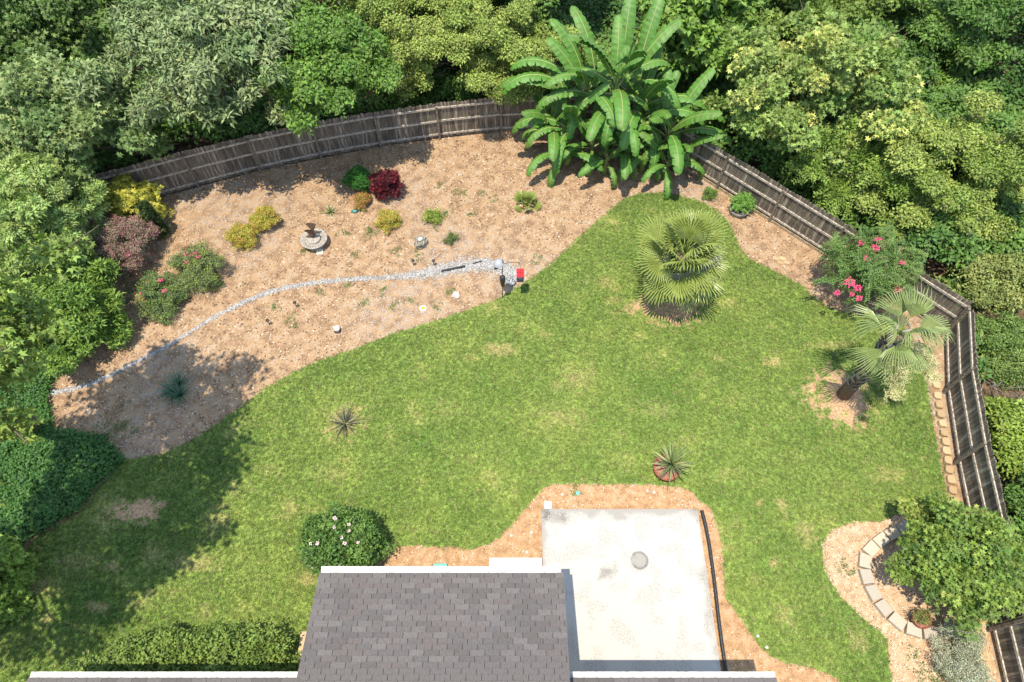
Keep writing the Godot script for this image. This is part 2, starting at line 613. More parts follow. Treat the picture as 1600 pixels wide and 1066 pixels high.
func make_materials():
	M.soil = mat(Color.WHITE, 0.95, ramp_tex(11, 0.02, 512, [0.2, 0.5, 0.8], [Color8(58, 46, 34), Color8(92, 74, 54), Color8(120, 98, 74)], 5, 0.35), 0.22)
	M.mulch = mat(Color.WHITE, 0.95, ramp_tex(12, 0.012, 1024, [0.25, 0.45, 0.6, 0.8], [Color8(134, 108, 82), Color8(155, 127, 97), Color8(165, 136, 104), Color8(164, 144, 121)], 5, 0.5), 0.13)
	M.gravel = mat(Color.WHITE, 0.9, ramp_tex(13, 0.015, 512, [0.2, 0.5, 0.8], [Color8(152, 116, 80), Color8(170, 134, 96), Color8(180, 150, 116)], 4, 0.45), 0.35)
	M.sand = mat(Color.WHITE, 0.9, ramp_tex(14, 0.015, 512, [0.2, 0.5, 0.8], [Color8(160, 130, 98), Color8(178, 148, 114), Color8(190, 166, 136)], 4, 0.4), 0.35)
	M.pale = mat(Color.WHITE, 0.9, ramp_tex(15, 0.03, 512, [0.2, 0.5, 0.8], [Color8(134, 120, 106), Color8(156, 148, 138), Color8(176, 170, 162)], 4, 0.35), 0.5)
	var wt := wood_tex(31)
	M.wood = []
	for i in 7:
		var k := [1.0, 0.86, 1.12, 0.94, 1.05, 0.78, 0.9][i] as float
		var m := mat(Color(k * 0.92, k * 0.9, k * 0.88).clamp(), 0.9, wt)
		m.uv1_offset = Vector3(i * 0.37, i * 0.23, 0)
		m.uv1_scale = Vector3(0.55, 0.33, 1)
		M.wood.append(m)
	M.rail = mat(Color(1.0, 0.98, 0.95), 0.85, ramp_tex(33, 0.03, 256, [0.2, 0.5, 0.8], [Color8(130, 122, 112), Color8(180, 174, 166), Color8(206, 202, 194)], 4, 0.25), 0.9)
	M.post = mat(Color(1, 1, 1), 0.9, ramp_tex(34, 0.03, 256, [0.2, 0.5, 0.8], [Color8(88, 80, 70), Color8(122, 112, 98), Color8(146, 136, 120)], 4, 0.25), 0.9)
	M.board = mat(Color(1, 1, 1), 0.9, ramp_tex(35, 0.03, 256, [0.2, 0.5, 0.8], [Color8(124, 106, 82), Color8(160, 142, 114), Color8(182, 166, 138)], 4, 0.25), 0.9)
	M.bark = mat(Color.WHITE, 0.95, ramp_tex(36, 0.04, 256, [0.2, 0.5, 0.8], [Color8(58, 48, 38), Color8(92, 80, 66), Color8(130, 118, 102)], 4, 0.3), 1.4)
	M.leaf = leaf_mat(Color(0.40, 0.50, 0.10), 0.58)
	M.grass = leaf_mat(Color(0.22, 0.34, 0.06), 0.6)
	M.bits = StandardMaterial3D.new()
	M.bits.vertex_color_use_as_albedo = true
	M.bits.roughness = 0.95
	M.banana = mat(lin(0.09, 0.225, 0.030), 0.55)
	M.banana.vertex_color_use_as_albedo = true
	M.banana.cull_mode = BaseMaterial3D.CULL_DISABLED
	M.banana.backlight_enabled = true
	M.banana.backlight = Color(0.2, 0.4, 0.04)
	M.banana_rib = mat(lin(0.34, 0.38, 0.13), 0.5)
	M.palm = leaf_mat(Color(0.2, 0.3, 0.08), 0.4)
	M.palm.albedo_color = lin(0.245, 0.305, 0.07)
	M.sabal = leaf_mat(Color(0.2, 0.3, 0.1), 0.4)
	M.sabal.albedo_color = lin(0.23, 0.30, 0.10)
	M.yucca = []
	for c in [lin(0.16, 0.22, 0.07), lin(0.24, 0.28, 0.10), lin(0.10, 0.16, 0.06), lin(0.30, 0.31, 0.13)]:
		var m := mat(c, 0.5); m.cull_mode = BaseMaterial3D.CULL_DISABLED; M.yucca.append(m)
	M.yucca_blue = []
	for c in [lin(0.05, 0.14, 0.08), lin(0.09, 0.19, 0.11), lin(0.12, 0.23, 0.13), lin(0.06, 0.12, 0.04)]:
		var m := mat(c, 0.45); m.cull_mode = BaseMaterial3D.CULL_DISABLED; M.yucca_blue.append(m)
	M.yucca_dark = []
	for c in [lin(0.05, 0.05, 0.045), lin(0.15, 0.17, 0.07), lin(0.10, 0.09, 0.07), lin(0.28, 0.27, 0.11)]:
		var m := mat(c, 0.55); m.cull_mode = BaseMaterial3D.CULL_DISABLED; M.yucca_dark.append(m)
	M.shingle = []
	var stex := ramp_tex(41, 0.05, 256, [0.2, 0.5, 0.8], [Color8(226, 222, 222), Color8(240, 238, 238), Color8(252, 250, 250)], 4, 0.22)
	for c in [Color8(104, 100, 98), Color8(109, 105, 103), Color8(98, 94, 92), Color8(113, 109, 107), Color8(106, 100, 97), Color8(101, 98, 97)]:
		M.shingle.append(mat(c, 0.95, stex, 0.9))
	M.felt = mat(Color8(40, 37, 38), 0.95)
	M.white = mat(lin(0.78, 0.78, 0.77), 0.5)
	M.gutter = mat(Color8(222, 221, 218), 0.5, ramp_tex(50, 0.03, 256, [0.15, 0.35, 0.6], [Color8(196, 190, 180), Color8(240, 238, 234), Color8(252, 252, 250)], 5, 0.06), 0.7)
	M.siding = mat(lin(0.62, 0.56, 0.47), 0.7)
	M.glass = mat(lin(0.03, 0.035, 0.04), 0.08)
	M.black = mat(lin(0.022, 0.022, 0.024), 0.45)
	M.metal_black = mat(lin(0.03, 0.03, 0.032), 0.4)
	M.red = mat(lin(0.55, 0.015, 0.02), 0.4)
	M.grey = mat(lin(0.34, 0.36, 0.38), 0.5)
	M.terracotta = mat(Color.WHITE, 0.85, ramp_tex(42, 0.04, 128, [0.2, 0.8], [Color8(120, 62, 48), Color8(158, 88, 68)], 3, 0.15), 2.0)
	M.pot_soil = mat(Color.WHITE, 0.95, ramp_tex(43, 0.06, 128, [0.2, 0.8], [Color8(110, 74, 58), Color8(176, 132, 108)], 3, 0.5), 2.0)
	M.stone = []
	for c in [Color8(192, 182, 162), Color8(202, 190, 168), Color8(182, 174, 158), Color8(196, 182, 156)]:
		M.stone.append(mat(c, 0.95, stex, 1.7))
	M.tan_stone = []
	for c in [Color8(190, 166, 128), Color8(204, 178, 138), Color8(180, 156, 118)]:
		M.tan_stone.append(mat(c, 0.95, stex, 1.7))
	M.rock = mat(Color.WHITE, 0.95, ramp_tex(44, 0.05, 128, [0.2, 0.5, 0.8], [Color8(84, 84, 62), Color8(138, 132, 118), Color8(190, 186, 176)], 4, 0.35), 2.6)
	M.white_rock = mat(Color.WHITE, 0.9, ramp_tex(45, 0.05, 128, [0.2, 0.8], [Color8(176, 170, 160), Color8(226, 222, 214)], 4, 0.2), 2.6)
	M.statue = mat(Color.WHITE, 0.85, ramp_tex(46, 0.05, 128, [0.2, 0.8], [Color8(72, 54, 44), Color8(120, 98, 82)], 4, 0.2), 2.6)
	M.bowl_stone = mat(Color.WHITE, 0.9, ramp_tex(47, 0.05, 128, [0.2, 0.8], [Color8(120, 114, 106), Color8(196, 188, 176)], 4, 0.25), 2.2)
	M.flower_pink = mat(lin(0.72, 0.08, 0.20), 0.6)
	M.flower_white = mat(lin(0.78, 0.60, 0.60), 0.6)
	M.cream = leaf_mat(Color(0.3, 0.3, 0.15), 0.7)
	M.cream.albedo_color = lin(0.58, 0.56, 0.28)
	M.twig = mat(lin(0.30, 0.26, 0.22), 0.9)
	M.stem = mat(lin(0.14, 0.20, 0.06), 0.6)
	M.fibre = mat(Color.WHITE, 0.95, ramp_tex(48, 0.05, 128, [0.2, 0.8], [Color8(76, 64, 54), Color8(138, 120, 102)], 4, 0.35), 2.0)
	M.boot = [mat(lin(0.14, 0.12, 0.10), 0.9), mat(lin(0.27, 0.245, 0.215), 0.9), mat(lin(0.42, 0.39, 0.35), 0.9)]
	M.dead_frond = leaf_mat(Color(0.1, 0.1, 0.05), 0.6)
	M.dead_frond.albedo_color = lin(0.42, 0.40, 0.30)
	M.bowl_grey = mat(lin(0.26, 0.24, 0.22), 0.6)
	M.yellow = mat(lin(0.52, 0.50, 0.04), 0.6)
	M.teal_dark = mat(lin(0.04, 0.20, 0.18), 0.4)
	M.teal = mat(lin(0.14, 0.46, 0.36), 0.5)

func make_sprigs():
	sprig.broad = make_sprig(8, 0.17, 0.10, 0.26, "broad", 1)
	sprig.small = make_sprig(12, 0.075, 0.042, 0.17, "broad", 2)
	sprig.fine = make_sprig(13, 0.085, 0.055, 0.24, "broad", 3)
	sprig.star = make_sprig(6, 0.20, 0.1, 0.30, "star", 4)
	sprig.pinnate = make_sprig(14, 0.13, 0.065, 0.50, "pinnate", 5)
	sprig.large = make_sprig(5, 0.30, 0.20, 0.36, "broad", 6)
	sprig.plume = make_sprig(16, 0.12, 0.045, 0.24, "plume", 7)
	sprig.needle = make_sprig(12, 0.11, 0.022, 0.06, "needle", 8)
	sprig.willow = make_sprig(8, 0.22, 0.075, 0.32, "broad", 9)
	sprig.tuft = make_sprig(8, 0.06, 0.017, 0.045, "needle", 10)
	sprig.bloom = make_sprig(14, 0.05, 0.045, 0.06, "broad", 11)

# ------------------------------------------------------------------ ground
const BED_EDGE := [[-12.71, -8.3], [-11.62, -8.47], [-10.59, -8.97], [-9.71, -9.78], [-8.89, -10.58], [-8.24, -11.2], [-7.43, -11.71], [-6.59, -12.15], [-5.51, -12.6], [-4.19, -13.22], [-2.82, -13.72], [-1.43, -14.29], [-0.24, -14.87], [0.73, -15.68], [1.49, -16.3], [2.14, -17.09], [2.67, -17.74], [3.49, -18.57], [4.2, -19.37], [4.91, -19.97], [6.13, -20.15], [7.41, -19.79], [8.14, -19.37], [8.79, -18.51], [8.89, -17.57], [9.11, -16.7], [9.87, -16.14], [10.74, -15.59], [11.31, -14.87], [11.85, -14.15], [13.0, -14.01], [14.1, -13.9], [14.5, -12.95], [14.42, -11.12], [14.06, -9.2], [13.75, -6.81]]
const RING_EDGE := [[13.6, -6.6], [13.13, -6.66], [12.21, -6.6], [11.52, -6.3], [10.53, -6.3], [9.76, -6.0], [9.45, -5.61], [9.33, -4.85], [9.59, -4.12], [10.15, -3.41], [10.6, -3.07], [10.65, -2.73], [10.46, -1.82], [10.3, 1.2]]
const PATIO_EDGE := [[-3.89, -5.45], [-3.12, -5.57], [-2.14, -5.51], [-1.17, -5.42], [-0.49, -5.71], [0.0, -6.2], [0.5, -6.81], [1.02, -7.39], [1.43, -7.54], [2.86, -7.5], [4.09, -7.5], [5.31, -7.43], [5.79, -7.22], [5.89, -6.91], [6.24, -6.81], [6.34, -6.2], [6.41, -5.42], [6.27, -4.3], [6.27, -3.94], [6.72, -3.33], [6.98, -2.73], [7.36, -2.4], [8.72, -2.08], [9.19, -1.82], [9.5, 1.2]]
const LEFT_EDGE := [[-17.5, -1.0], [-15.58, -2.73], [-14.76, -3.41], [-14.45, -4.3], [-14.77, -5.42], [-14.52, -5.8], [-13.41, -6.6], [-13.21, -7.22]]
const BARE := [[-0.46, -12.49, 0.57, 0.24, 0.75], [-1.36, -12.15, 0.31, 0.21, 0.5], [9.29, -12.02, 0.32, 0.26, 0.9], [-11.65, -6.6, 0.66, 0.4, 0.95], [-11.94, -4.94, 0.32, 0.17, 0.9], [-13.82, -4.39, 0.64, 0.26, 0.75], [-12.02, -3.8, 0.33, 0.13, 0.8], [-13.43, -3.41, 0.18, 0.2, 0.7], [11.33, -10.58, 1.01, 0.96, 1.0], [5.83, -14.29, 1.23, 0.62, 0.95], [-5.66, -9.66, 0.65, 0.6, 0.9], [3.54, -15.53, 0.53, 0.3, 0.6], [2.24, -11.37, 0.67, 0.55, 0.5], [3.83, -14.64, 0.34, 0.23, 0.5], [7.89, -5.04, 0.16, 0.15, 0.8], [8.49, -6.81, 0.18, 0.29, 0.7], [9.07, -6.0, 0.28, 0.39, 0.6], [12.17, -7.86, 0.62, 0.3, 0.5], [7.76, -6.91, 0.12, 0.1, 0.8], [7.01, -7.86, 0.33, 0.21, 0.4], [6.94, -6.2, 0.15, 0.12, 0.6], [7.88, -3.59, 0.29, 0.25, 0.55], [9.83, -2.9, 0.25, 0.3, 0.6], [-10.22, -10.14, 0.39, 0.19, 0.3], [1.51, -9.78, 0.86, 0.47, 0.4], [4.78, -10.14, 0.66, 0.29, 0.35], [5.93, -8.97, 0.42, 0.23, 0.35], [-7.17, -6.4, 0.2, 0.14, 0.5], [-5.78, -7.86, 0.62, 0.3, 0.3], [-6.09, -4.57, 0.35, 0.18, 0.7], [-9.62, -5.04, 0.77, 0.27, 0.6], [-10.86, -5.32, 0.35, 0.42, 0.5], [-12.9, -5.04, 0.77, 0.34, 0.5], [-11.58, -8.74, 1.26, 0.31, 0.35], [-9.16, -6.4, 0.32, 0.52, 0.55], [-10.71, -4.12, 0.3, 0.18, 0.6], [-14.82, -5.04, 0.38, 0.49, 0.7], [-12.71, -6.6, 0.48, 0.72, 0.6], [-7.86, -7.97, 0.37, 0.22, 0.35], [11.5, -12.68, 0.91, 0.21, 0.5], [7.23, -4.57, 0.23, 0.15, 0.3], [-2.17, -10.14, 0.87, 0.38, 0.25], [7.27, -12.15, 0.23, 0.21, 0.4], [10.64, -3.85, 0.3, 0.52, 0.4], [-8.92, -3.67, 0.37, 0.17, 0.4], [13.15, -10.87, 0.31, 0.12, 0.4]]

func ground():
	var big := [[-140.0, -160.0], [140.0, -160.0], [140.0, 120.0], [-140.0, 120.0]]
	sheet("ground", coarse(big), 0.0, M.soil)
	var yard := [[-24.0, -15.9], [-19.0, -18.05], [-15.4, -19.5], [-10.7, -21.4], [-5.7, -22.85], [-0.5, -23.8], [5.0, -24.0], [7.8, -21.2], [15.7, -13.25], [14.95, -10.7], [14.0, -5.5], [13.2, 2.0], [-24.0, 2.0]]
	yard_poly = coarse(yard)
	sheet("mulch_bed", yard_poly, 0.004, M.mulch)
	var lp := []
	lp.append_array(smooth_line(BED_EDGE, 1))
	lp.append_array(smooth_line(RING_EDGE, 1))
	var rev := smooth_line(PATIO_EDGE, 1)
	rev.reverse()
	lp.append_array(rev)
	lp.append_array([[-4.3, -5.0], [-4.9, -4.4], [-5.2, -3.2], [-5.5, -1.5], [-10.0, -1.5]])
	lp.append_array(smooth_line(LEFT_EDGE, 1))
	lawn_poly = coarse(lp)
	var gp := []
	gp.append_array(PATIO_EDGE)
	gp.append_array([[-5.0, 1.2], [-5.0, -4.0], [-4.5, -4.9]])
	gravel_poly = coarse(gp)
	sheet("gravel_bed", wobble(gp, 0.2, 0.02, 4), 0.008, M.gravel)
	var rp := []
	rp.append_array(RING_EDGE)
	rp.append_array([[13.1, 1.2], [13.6, -3.1], [13.95, -5.6]])
	ring_bed_poly = coarse(rp)
	sheet("gravel_bed", wobble(rp, 0.2, 0.02, 5), 0.008, M.sand)

func lawn():
	bare.resize(TW * TH)
	lush.resize(TW * TH)
	var ns := noise(61, 0.018, 4).get_image(TW, TH); ns.convert(Image.FORMAT_L8)
	var nf := noise(62, 0.09, 3).get_image(TW, TH); nf.convert(Image.FORMAT_L8)
	var nb := noise(63, 0.006, 3).get_image(TW, TH); nb.convert(Image.FORMAT_L8)
	var ds := ns.get_data(); var df := nf.get_data(); var db := nb.get_data()
	for i in TW * TH:
		lush[i] = clampf((ds[i] * 0.55 + db[i] * 0.45) / 255.0, 0.0, 1.0)
		bare[i] = clampf((ds[i] / 255.0 - 0.74) * 1.6, 0.0, 0.45)
	for e in BARE:
		var x0 := int((e[0] - e[2] * 1.8 - LX) / LW * TW); var x1 := int((e[0] + e[2] * 1.8 - LX) / LW * TW)
		var y0 := int((e[1] - e[3] * 1.8 - LZ) / LH * TH); var y1 := int((e[1] + e[3] * 1.8 - LZ) / LH * TH)
		for y in range(maxi(0, y0), mini(TH, y1)):
			for x in range(maxi(0, x0), mini(TW, x1)):
				var wx := LX + (x + 0.5) / TW * LW; var wz := LZ + (y + 0.5) / TH * LH
				var d := Vector2((wx - e[0]) / e[2], (wz - e[1]) / e[3]).length()
				var i := y * TW + x
				d += (df[i] / 255.0 - 0.5) * 1.7 + (ds[i] / 255.0 - 0.5) * 1.2
				bare[i] = maxf(bare[i], (e[4] if e[4] > 0.9 else e[4] * 0.62) * smoothstep(1.45, 0.3, d))
	var out := PackedByteArray(); out.resize(TW * TH * 3)
	var r := RandomNumberGenerator.new(); r.seed = 5
	for i in TW * TH:
		var g := Color8(90, 118, 48).lerp(Color8(130, 146, 68), clampf((lush[i] - 0.5) * 1.3 + 0.55, 0.0, 1.0))
		var k := bare[i]
		var c := g.lerp(Color8(178, 144, 110), clampf(k * 1.15, 0.0, 1.0))
		var j := 0.8 + 0.4 * r.randf() * (0.6 + df[i] / 255.0 * 0.8)
		out[i * 3] = clampi(int(c.r8 * j), 0, 255); out[i * 3 + 1] = clampi(int(c.g8 * j), 0, 255); out[i * 3 + 2] = clampi(int(c.b8 * j), 0, 255)
	var im := Image.create_from_data(TW, TH, false, Image.FORMAT_RGB8, out)
	im.generate_mipmaps()
	var lm := mat(Color.WHITE, 0.95, ImageTexture.create_from_image(im))
	var pts := []
	for p in lawn_poly: pts.append([p.x, p.y])
	sheet("lawn", wobble(pts, 0.14, 0.055, 7), 0.014, lm, Rect2(LX, LZ, LW, LH))
	# blades
	var tf := []; var cols := PackedColorArray()
	for i in 430000:
		var x := LX + rng.randf() * LW
		var z := LZ + rng.randf() * LH
		var q := Vector2(x, z)
		if not Geometry2D.is_point_in_polygon(q, lawn_poly): continue
		var ix := clampi(int((x - LX) / LW * TW), 0, TW - 1); var iz := clampi(int((z - LZ) / LH * TH), 0, TH - 1)
		var b := bare[iz * TW + ix]
		if rng.randf() < b * 1.15: continue
		var l := lush[iz * TW + ix] + rng.randf_range(-0.28, 0.28)
		var c := Color(0.095, 0.190, 0.030).lerp(Color(0.240, 0.312, 0.072), clampf((l - 0.5) * 1.0 + 0.52, 0.0, 1.0))
		if rng.randf() < 0.07 + b * 0.55: c = Color(0.38, 0.31, 0.17)
		var j := rng.randf_range(0.62, 1.35)
		cols.append(Color(c.r * j, c.g * j, c.b * j))
		var s := rng.randf_range(0.6, 1.15) * (1.0 - 0.4 * b)
		tf.append(Transform3D(facing(Vector3(rng.randfn() * 0.35, 1, rng.randfn() * 0.35), rng.randf() * TAU).scaled(Vector3(s, s * 0.8, s)), Vector3(x + rng.randfn() * 0.055, 0.012, z + rng.randfn() * 0.055)))
	tag(scatter("lawn_grass", self, sprig.tuft, M.grass, tf, cols), "short green lawn grass covering the middle of the yard", "grass", "", "stuff")

func chip_mesh(sd: int, l: float, w: float, h: float) -> ArrayMesh:
	var r := RandomNumberGenerator.new(); r.seed = sd
	var st := mst(); st.set_smooth_group(-1)
	var ring := []
	for k in 6:
		var a := TAU * k / 6
		ring.append(Vector2(cos(a) * l * r.randf_range(0.35, 0.6), sin(a) * w * r.randf_range(0.35, 0.6)))
	prism(st, ring, 0.0, h, Vector3.ZERO, Basis.IDENTITY, h * 0.3)
	return fin(st)

func mulch():
	var tf := []; var cols := PackedColorArray()
	var grey := noise(71, 0.11, 3)
	for i in 105000:
		var x := rng.randf_range(-19.0, 15.4); var z := rng.randf_range(-24.0, -7.6)
		var q := Vector2(x, z)
		if not Geometry2D.is_point_in_polygon(q, yard_poly) or Geometry2D.is_point_in_polygon(q, lawn_poly): continue
		var k := rng.randf()
		var c := Color(0.345, 0.225, 0.132).lerp(Color(0.47, 0.34, 0.215), rng.randf())
		if k < 0.14: c = Color(0.13, 0.085, 0.055)
		elif k < 0.24: c = Color(0.60, 0.48, 0.36)
		c = c.lerp(Color(0.40, 0.35, 0.30), clampf(grey.get_noise_2d(x, z) * 2.2 - 0.1, 0.0, 0.8))
		var j := rng.randf_range(0.78, 1.15)
		cols.append(Color(c.r * j, c.g * j, c.b * j))
		var s := rng.randf_range(0.45, 1.5)
		tf.append(Transform3D(facing(Vector3(rng.randfn() * 0.25, 1, rng.randfn() * 0.25), rng.randf() * TAU).scaled(Vector3(s, s, s)), Vector3(x, 0.004, z)))
	tag(scatter("mulch_chips", self, chip_mesh(1, 0.075, 0.035, 0.012), M.bits, tf, cols), "tan wood chips spread over the curving planting bed", "mulch", "", "stuff")
	# pale stones of the dry stream bed
	var path := smooth_line([[-15.9, -10.75], [-15.3, -10.87], [-14.46, -11.17], [-13.73, -11.68], [-12.78, -12.33], [-11.83, -13.11], [-10.97, -13.92], [-10.25, -14.41], [-9.18, -15.05], [-8.02, -15.38], [-6.59, -15.59], [-5.14, -15.68], [-3.68, -15.83], [-2.47, -16.14], [-1.24, -16.39], [-0.45, -16.25], [0.1, -15.8]], 2)
	var wd := func(x: float) -> float: return 0.10 + 0.22 * smoothstep(-5.0, -2.2, x) - 0.05 * smoothstep(-0.9, 0.0, x) - (0.03 if x < -10.2 else 0.0)
	var left := []; var right := []
	for i in path.size():
		var a := Vector2(path[maxi(0, i - 1)][0], path[maxi(0, i - 1)][1]); var b := Vector2(path[mini(path.size() - 1, i + 1)][0], path[mini(path.size() - 1, i + 1)][1])
		var nrm := (b - a).normalized().orthogonal()
		var p := Vector2(path[i][0], path[i][1])
		var w: float = wd.call(p.x) * 0.8
		left.append([p.x + nrm.x * w, p.y + nrm.y * w]); right.append([p.x - nrm.x * w, p.y - nrm.y * w])
	right.reverse()
	left.append_array(right)
	sheet("path", wobble(left, 0.1, 0.05, 9), 0.010, M.pale)
	tf = []; cols = PackedColorArray()
	for i in 9000:
		var t := rng.randf() * (path.size() - 1.001)
		var k := int(t)
		var p := Vector2(path[k][0], path[k][1]).lerp(Vector2(path[k + 1][0], path[k + 1][1]), t - k)
		var w: float = wd.call(p.x)
		if rng.randf() > w / 0.36 + 0.25: continue
		p += Vector2(rng.randfn(), rng.randfn()) * w * 0.55
		var g := rng.randf_range(0.22, 0.52)
		if rng.randf() < 0.12: g = 0.2
		cols.append(Color(g, g * 0.985, g * 0.96))
		tf.append(Transform3D(facing(Vector3(rng.randfn() * 0.4, 1, rng.randfn() * 0.4), rng.randf() * TAU).scaled(Vector3.ONE * rng.randf_range(0.5, 1.3)), Vector3(p.x, 0.018, p.y)))
	tag(scatter("path_stones", self, blob(Vector3(0.032, 0.02, 0.026), 0.25, 3, 6, 4, true), M.bits, tf, cols), "white stones filling the narrow winding dry stream path", "stones", "", "stuff")
	# pebbles round the patio and in the ring bed
	tf = []; cols = PackedColorArray()
	for i in 52000:
		var x := rng.randf_range(-5.0, 9.5); var z := rng.randf_range(-7.6, 0.5)
		if rng.randf() < 0.38:
			x = rng.randf_range(9.3, 14.0); z = rng.randf_range(-6.7, 0.5)
		var q := Vector2(x, z)
		if x > 0.9 and x < 5.79 and z > -6.66: continue
		if not (Geometry2D.is_point_in_polygon(q, gravel_poly) or Geometry2D.is_point_in_polygon(q, ring_bed_poly)): continue
		var c := Color(0.42, 0.27, 0.145).lerp(Color(0.54, 0.40, 0.25), rng.randf())
		if x > 9.3: c = Color(0.52, 0.36, 0.22).lerp(Color(0.66, 0.52, 0.36), rng.randf())
		if rng.randf() < 0.08: c = Color(0.70, 0.66, 0.58)
		elif rng.randf() < 0.1: c = Color(0.28, 0.15, 0.08)
		cols.append(c)
		tf.append(Transform3D(facing(Vector3(rng.randfn() * 0.4, 1, rng.randfn() * 0.4), rng.randf() * TAU).scaled(Vector3.ONE * rng.randf_range(0.55, 1.3)), Vector3(x, 0.014, z)))
	tag(scatter("gravel_pebbles", self, blob(Vector3(0.022, 0.014, 0.018), 0.25, 5, 5, 4, true), M.bits, tf, cols), "small orange tan pebbles spread beside the patio and stone ring", "gravel", "", "stuff")
	# weeds
	tf = []; cols = PackedColorArray()
	for w in [[-5.51, -18.07], [-5.62, -17.9], [-6.74, -17.9], [-8.15, -17.09], [-6.12, -16.77], [-4.51, -16.93], [-2.95, -20.51], [-2.0, -20.15], [-2.6, -18.92], [-2.35, -20.15], [-3.75, -16.77], [-7.95, -13.5], [-8.12, -13.78], [-5.51, -14.64], [-4.83, -15.08], [-2.3, -15.08], [1.0, -16.61], [-0.79, -19.79], [-7.25, -15.08], [-8.81, -14.35], [-3.83, -14.64], [-1.2, -20.15], [-6.2, -15.38], [-4.52, -14.35], [-2.86, -14.35], [-1.69, -18.92], [-12.9, -9.35], [-13.4, -9.5], [-14.2, -15.3], [-13.8, -15.0], [-13.3, -15.5], [-14.5, -14.9], [9.9, -4.95], [10.1, -4.8], [11.4, -2.4], [12.0, -2.1], [11.8, -2.0], [11.6, -1.8], [12.3, -1.7], [11.3, -2.0], [2.0, -7.25]]:
		var dense := 30 if w[0] < -12.5 else 9
		for k in dense:
			var rr := (0.34 if dense == 30 else 0.12)
			tf.append(Transform3D(facing(Vector3(rng.randfn() * 0.4, 1, rng.randfn() * 0.4), rng.randf() * TAU).scaled(Vector3.ONE * rng.randf_range(0.45, 0.95)), Vector3(w[0] + rng.randfn() * rr, rng.randf_range(0.02, 0.06), w[1] + rng.randfn() * rr)))
			var j := rng.randf_range(0.8, 1.25)
			cols.append(Color(0.11 * j, 0.20 * j, 0.045 * j))
	tag(scatter("weeds", self, sprig.small, M.leaf, tf, cols), "small green weeds sprouting here and there through the mulch", "weeds", "", "stuff")

# ------------------------------------------------------------------ fences
func picket_mesh(w: float, h: float) -> ArrayMesh:
	var st := mst(); st.set_smooth_group(-1)
	var hw := w * 0.5; var t := 0.009
	var o := [Vector2(-hw, 0), Vector2(-hw, h - 0.03), Vector2(-hw + 0.028, h), Vector2(hw - 0.028, h), Vector2(hw, h - 0.03), Vector2(hw, 0)]
	var n := o.size()
	for s in [-1.0, 1.0]:
		for i in range(1, n - 1):
			var idx := [0, i, i + 1] if s > 0 else [0, i + 1, i]
			for k in idx:
				st.set_uv(Vector2(o[k].x / 0.28 + 0.5, o[k].y / 1.9))
				st.add_vertex(Vector3(o[k].x, o[k].y, t * s))
	for i in n:
		var j := (i + 1) % n
		for k in [[i, 1.0], [i, -1.0], [j, -1.0], [i, 1.0], [j, -1.0], [j, 1.0]]:
			var p: Vector2 = o[k[0]]
			st.set_uv(Vector2(p.x / 0.28 + 0.5, p.y / 1.9))
			st.add_vertex(Vector3(p.x, p.y, t * k[1]))
	return fin(st)

func fence(posts: Array, label: String, inward: float, kick: bool, sd: int):
	# posts: ground points; pickets on the far side, rails and posts toward the yard
	var rg := RandomNumberGenerator.new(); rg.seed = sd
	var base := Vector3(posts[0][0], 0, posts[0][1])
	var f := thing("wooden_fence", base, label, "fence")
	var pm := [picket_mesh(0.138, 1.83), picket_mesh(0.138, 1.80), picket_mesh(0.134, 1.85)]
	var st := mst()
	box(st, Vector3(0, 0.88, 0), Vector3(0.09, 1.76, 0.09), Basis.IDENTITY, 0.006)
	var post_mesh := fin(st)
	for i in posts.size():
		var p := Vector3(posts[i][0], 0, posts[i][1])
		var a = posts[maxi(0, i - 1)]; var b = posts[mini(posts.size() - 1, i + 1)]
		var d := Vector3(b[0] - a[0], 0, b[1] - a[1]).normalized()
		var nrm := Vector3(-d.z, 0, d.x) * inward
		var yaw := atan2(-d.z, d.x)
		part("post", post_mesh, M.post, f, p - base + nrm * 0.095, Basis(Vector3.UP, yaw))
		if i == posts.size() - 1: break
		var q := Vector3(posts[i + 1][0], 0, posts[i + 1][1])
		var dd := (q - p).normalized(); var ln := p.distance_to(q)
		var n2 := Vector3(-dd.z, 0, dd.x) * inward
		var yb := Basis(Vector3.UP, atan2(-dd.z, dd.x))
		for hy in [0.24, 0.95, 1.62]:
			var sr := mst()
			box(sr, Vector3.ZERO, Vector3(ln - 0.02, 0.085, 0.04))
			part("rail", fin(sr), M.rail, f, (p + q) * 0.5 - base + n2 * 0.031 + Vector3(0, hy + rg.randf_range(-0.015, 0.015), 0), yb * Basis(Vector3.BACK, rg.randf_range(-0.004, 0.004)))
		if kick:
			var sk := mst()
			box(sk, Vector3.ZERO, Vector3(ln - 0.12, 0.14, 0.03))
			part("kickboard", fin(sk), M.board, f, (p + q) * 0.5 - base + n2 * 0.075 + Vector3(0, 0.07, 0), yb)
		var np := int(round(ln / 0.145))
		for k in np:
			var c := p.lerp(q, (k + 0.5) / np) - base
			part("picket", pm[rg.randi() % 3], M.wood[rg.randi() % 7], f, c + Vector3(0, 0.03 + rg.randf_range(-0.018, 0.018), 0) + n2 * rg.randf_range(-0.004, 0.001), yb * Basis(Vector3.BACK, rg.randf_range(-0.008, 0.008)))

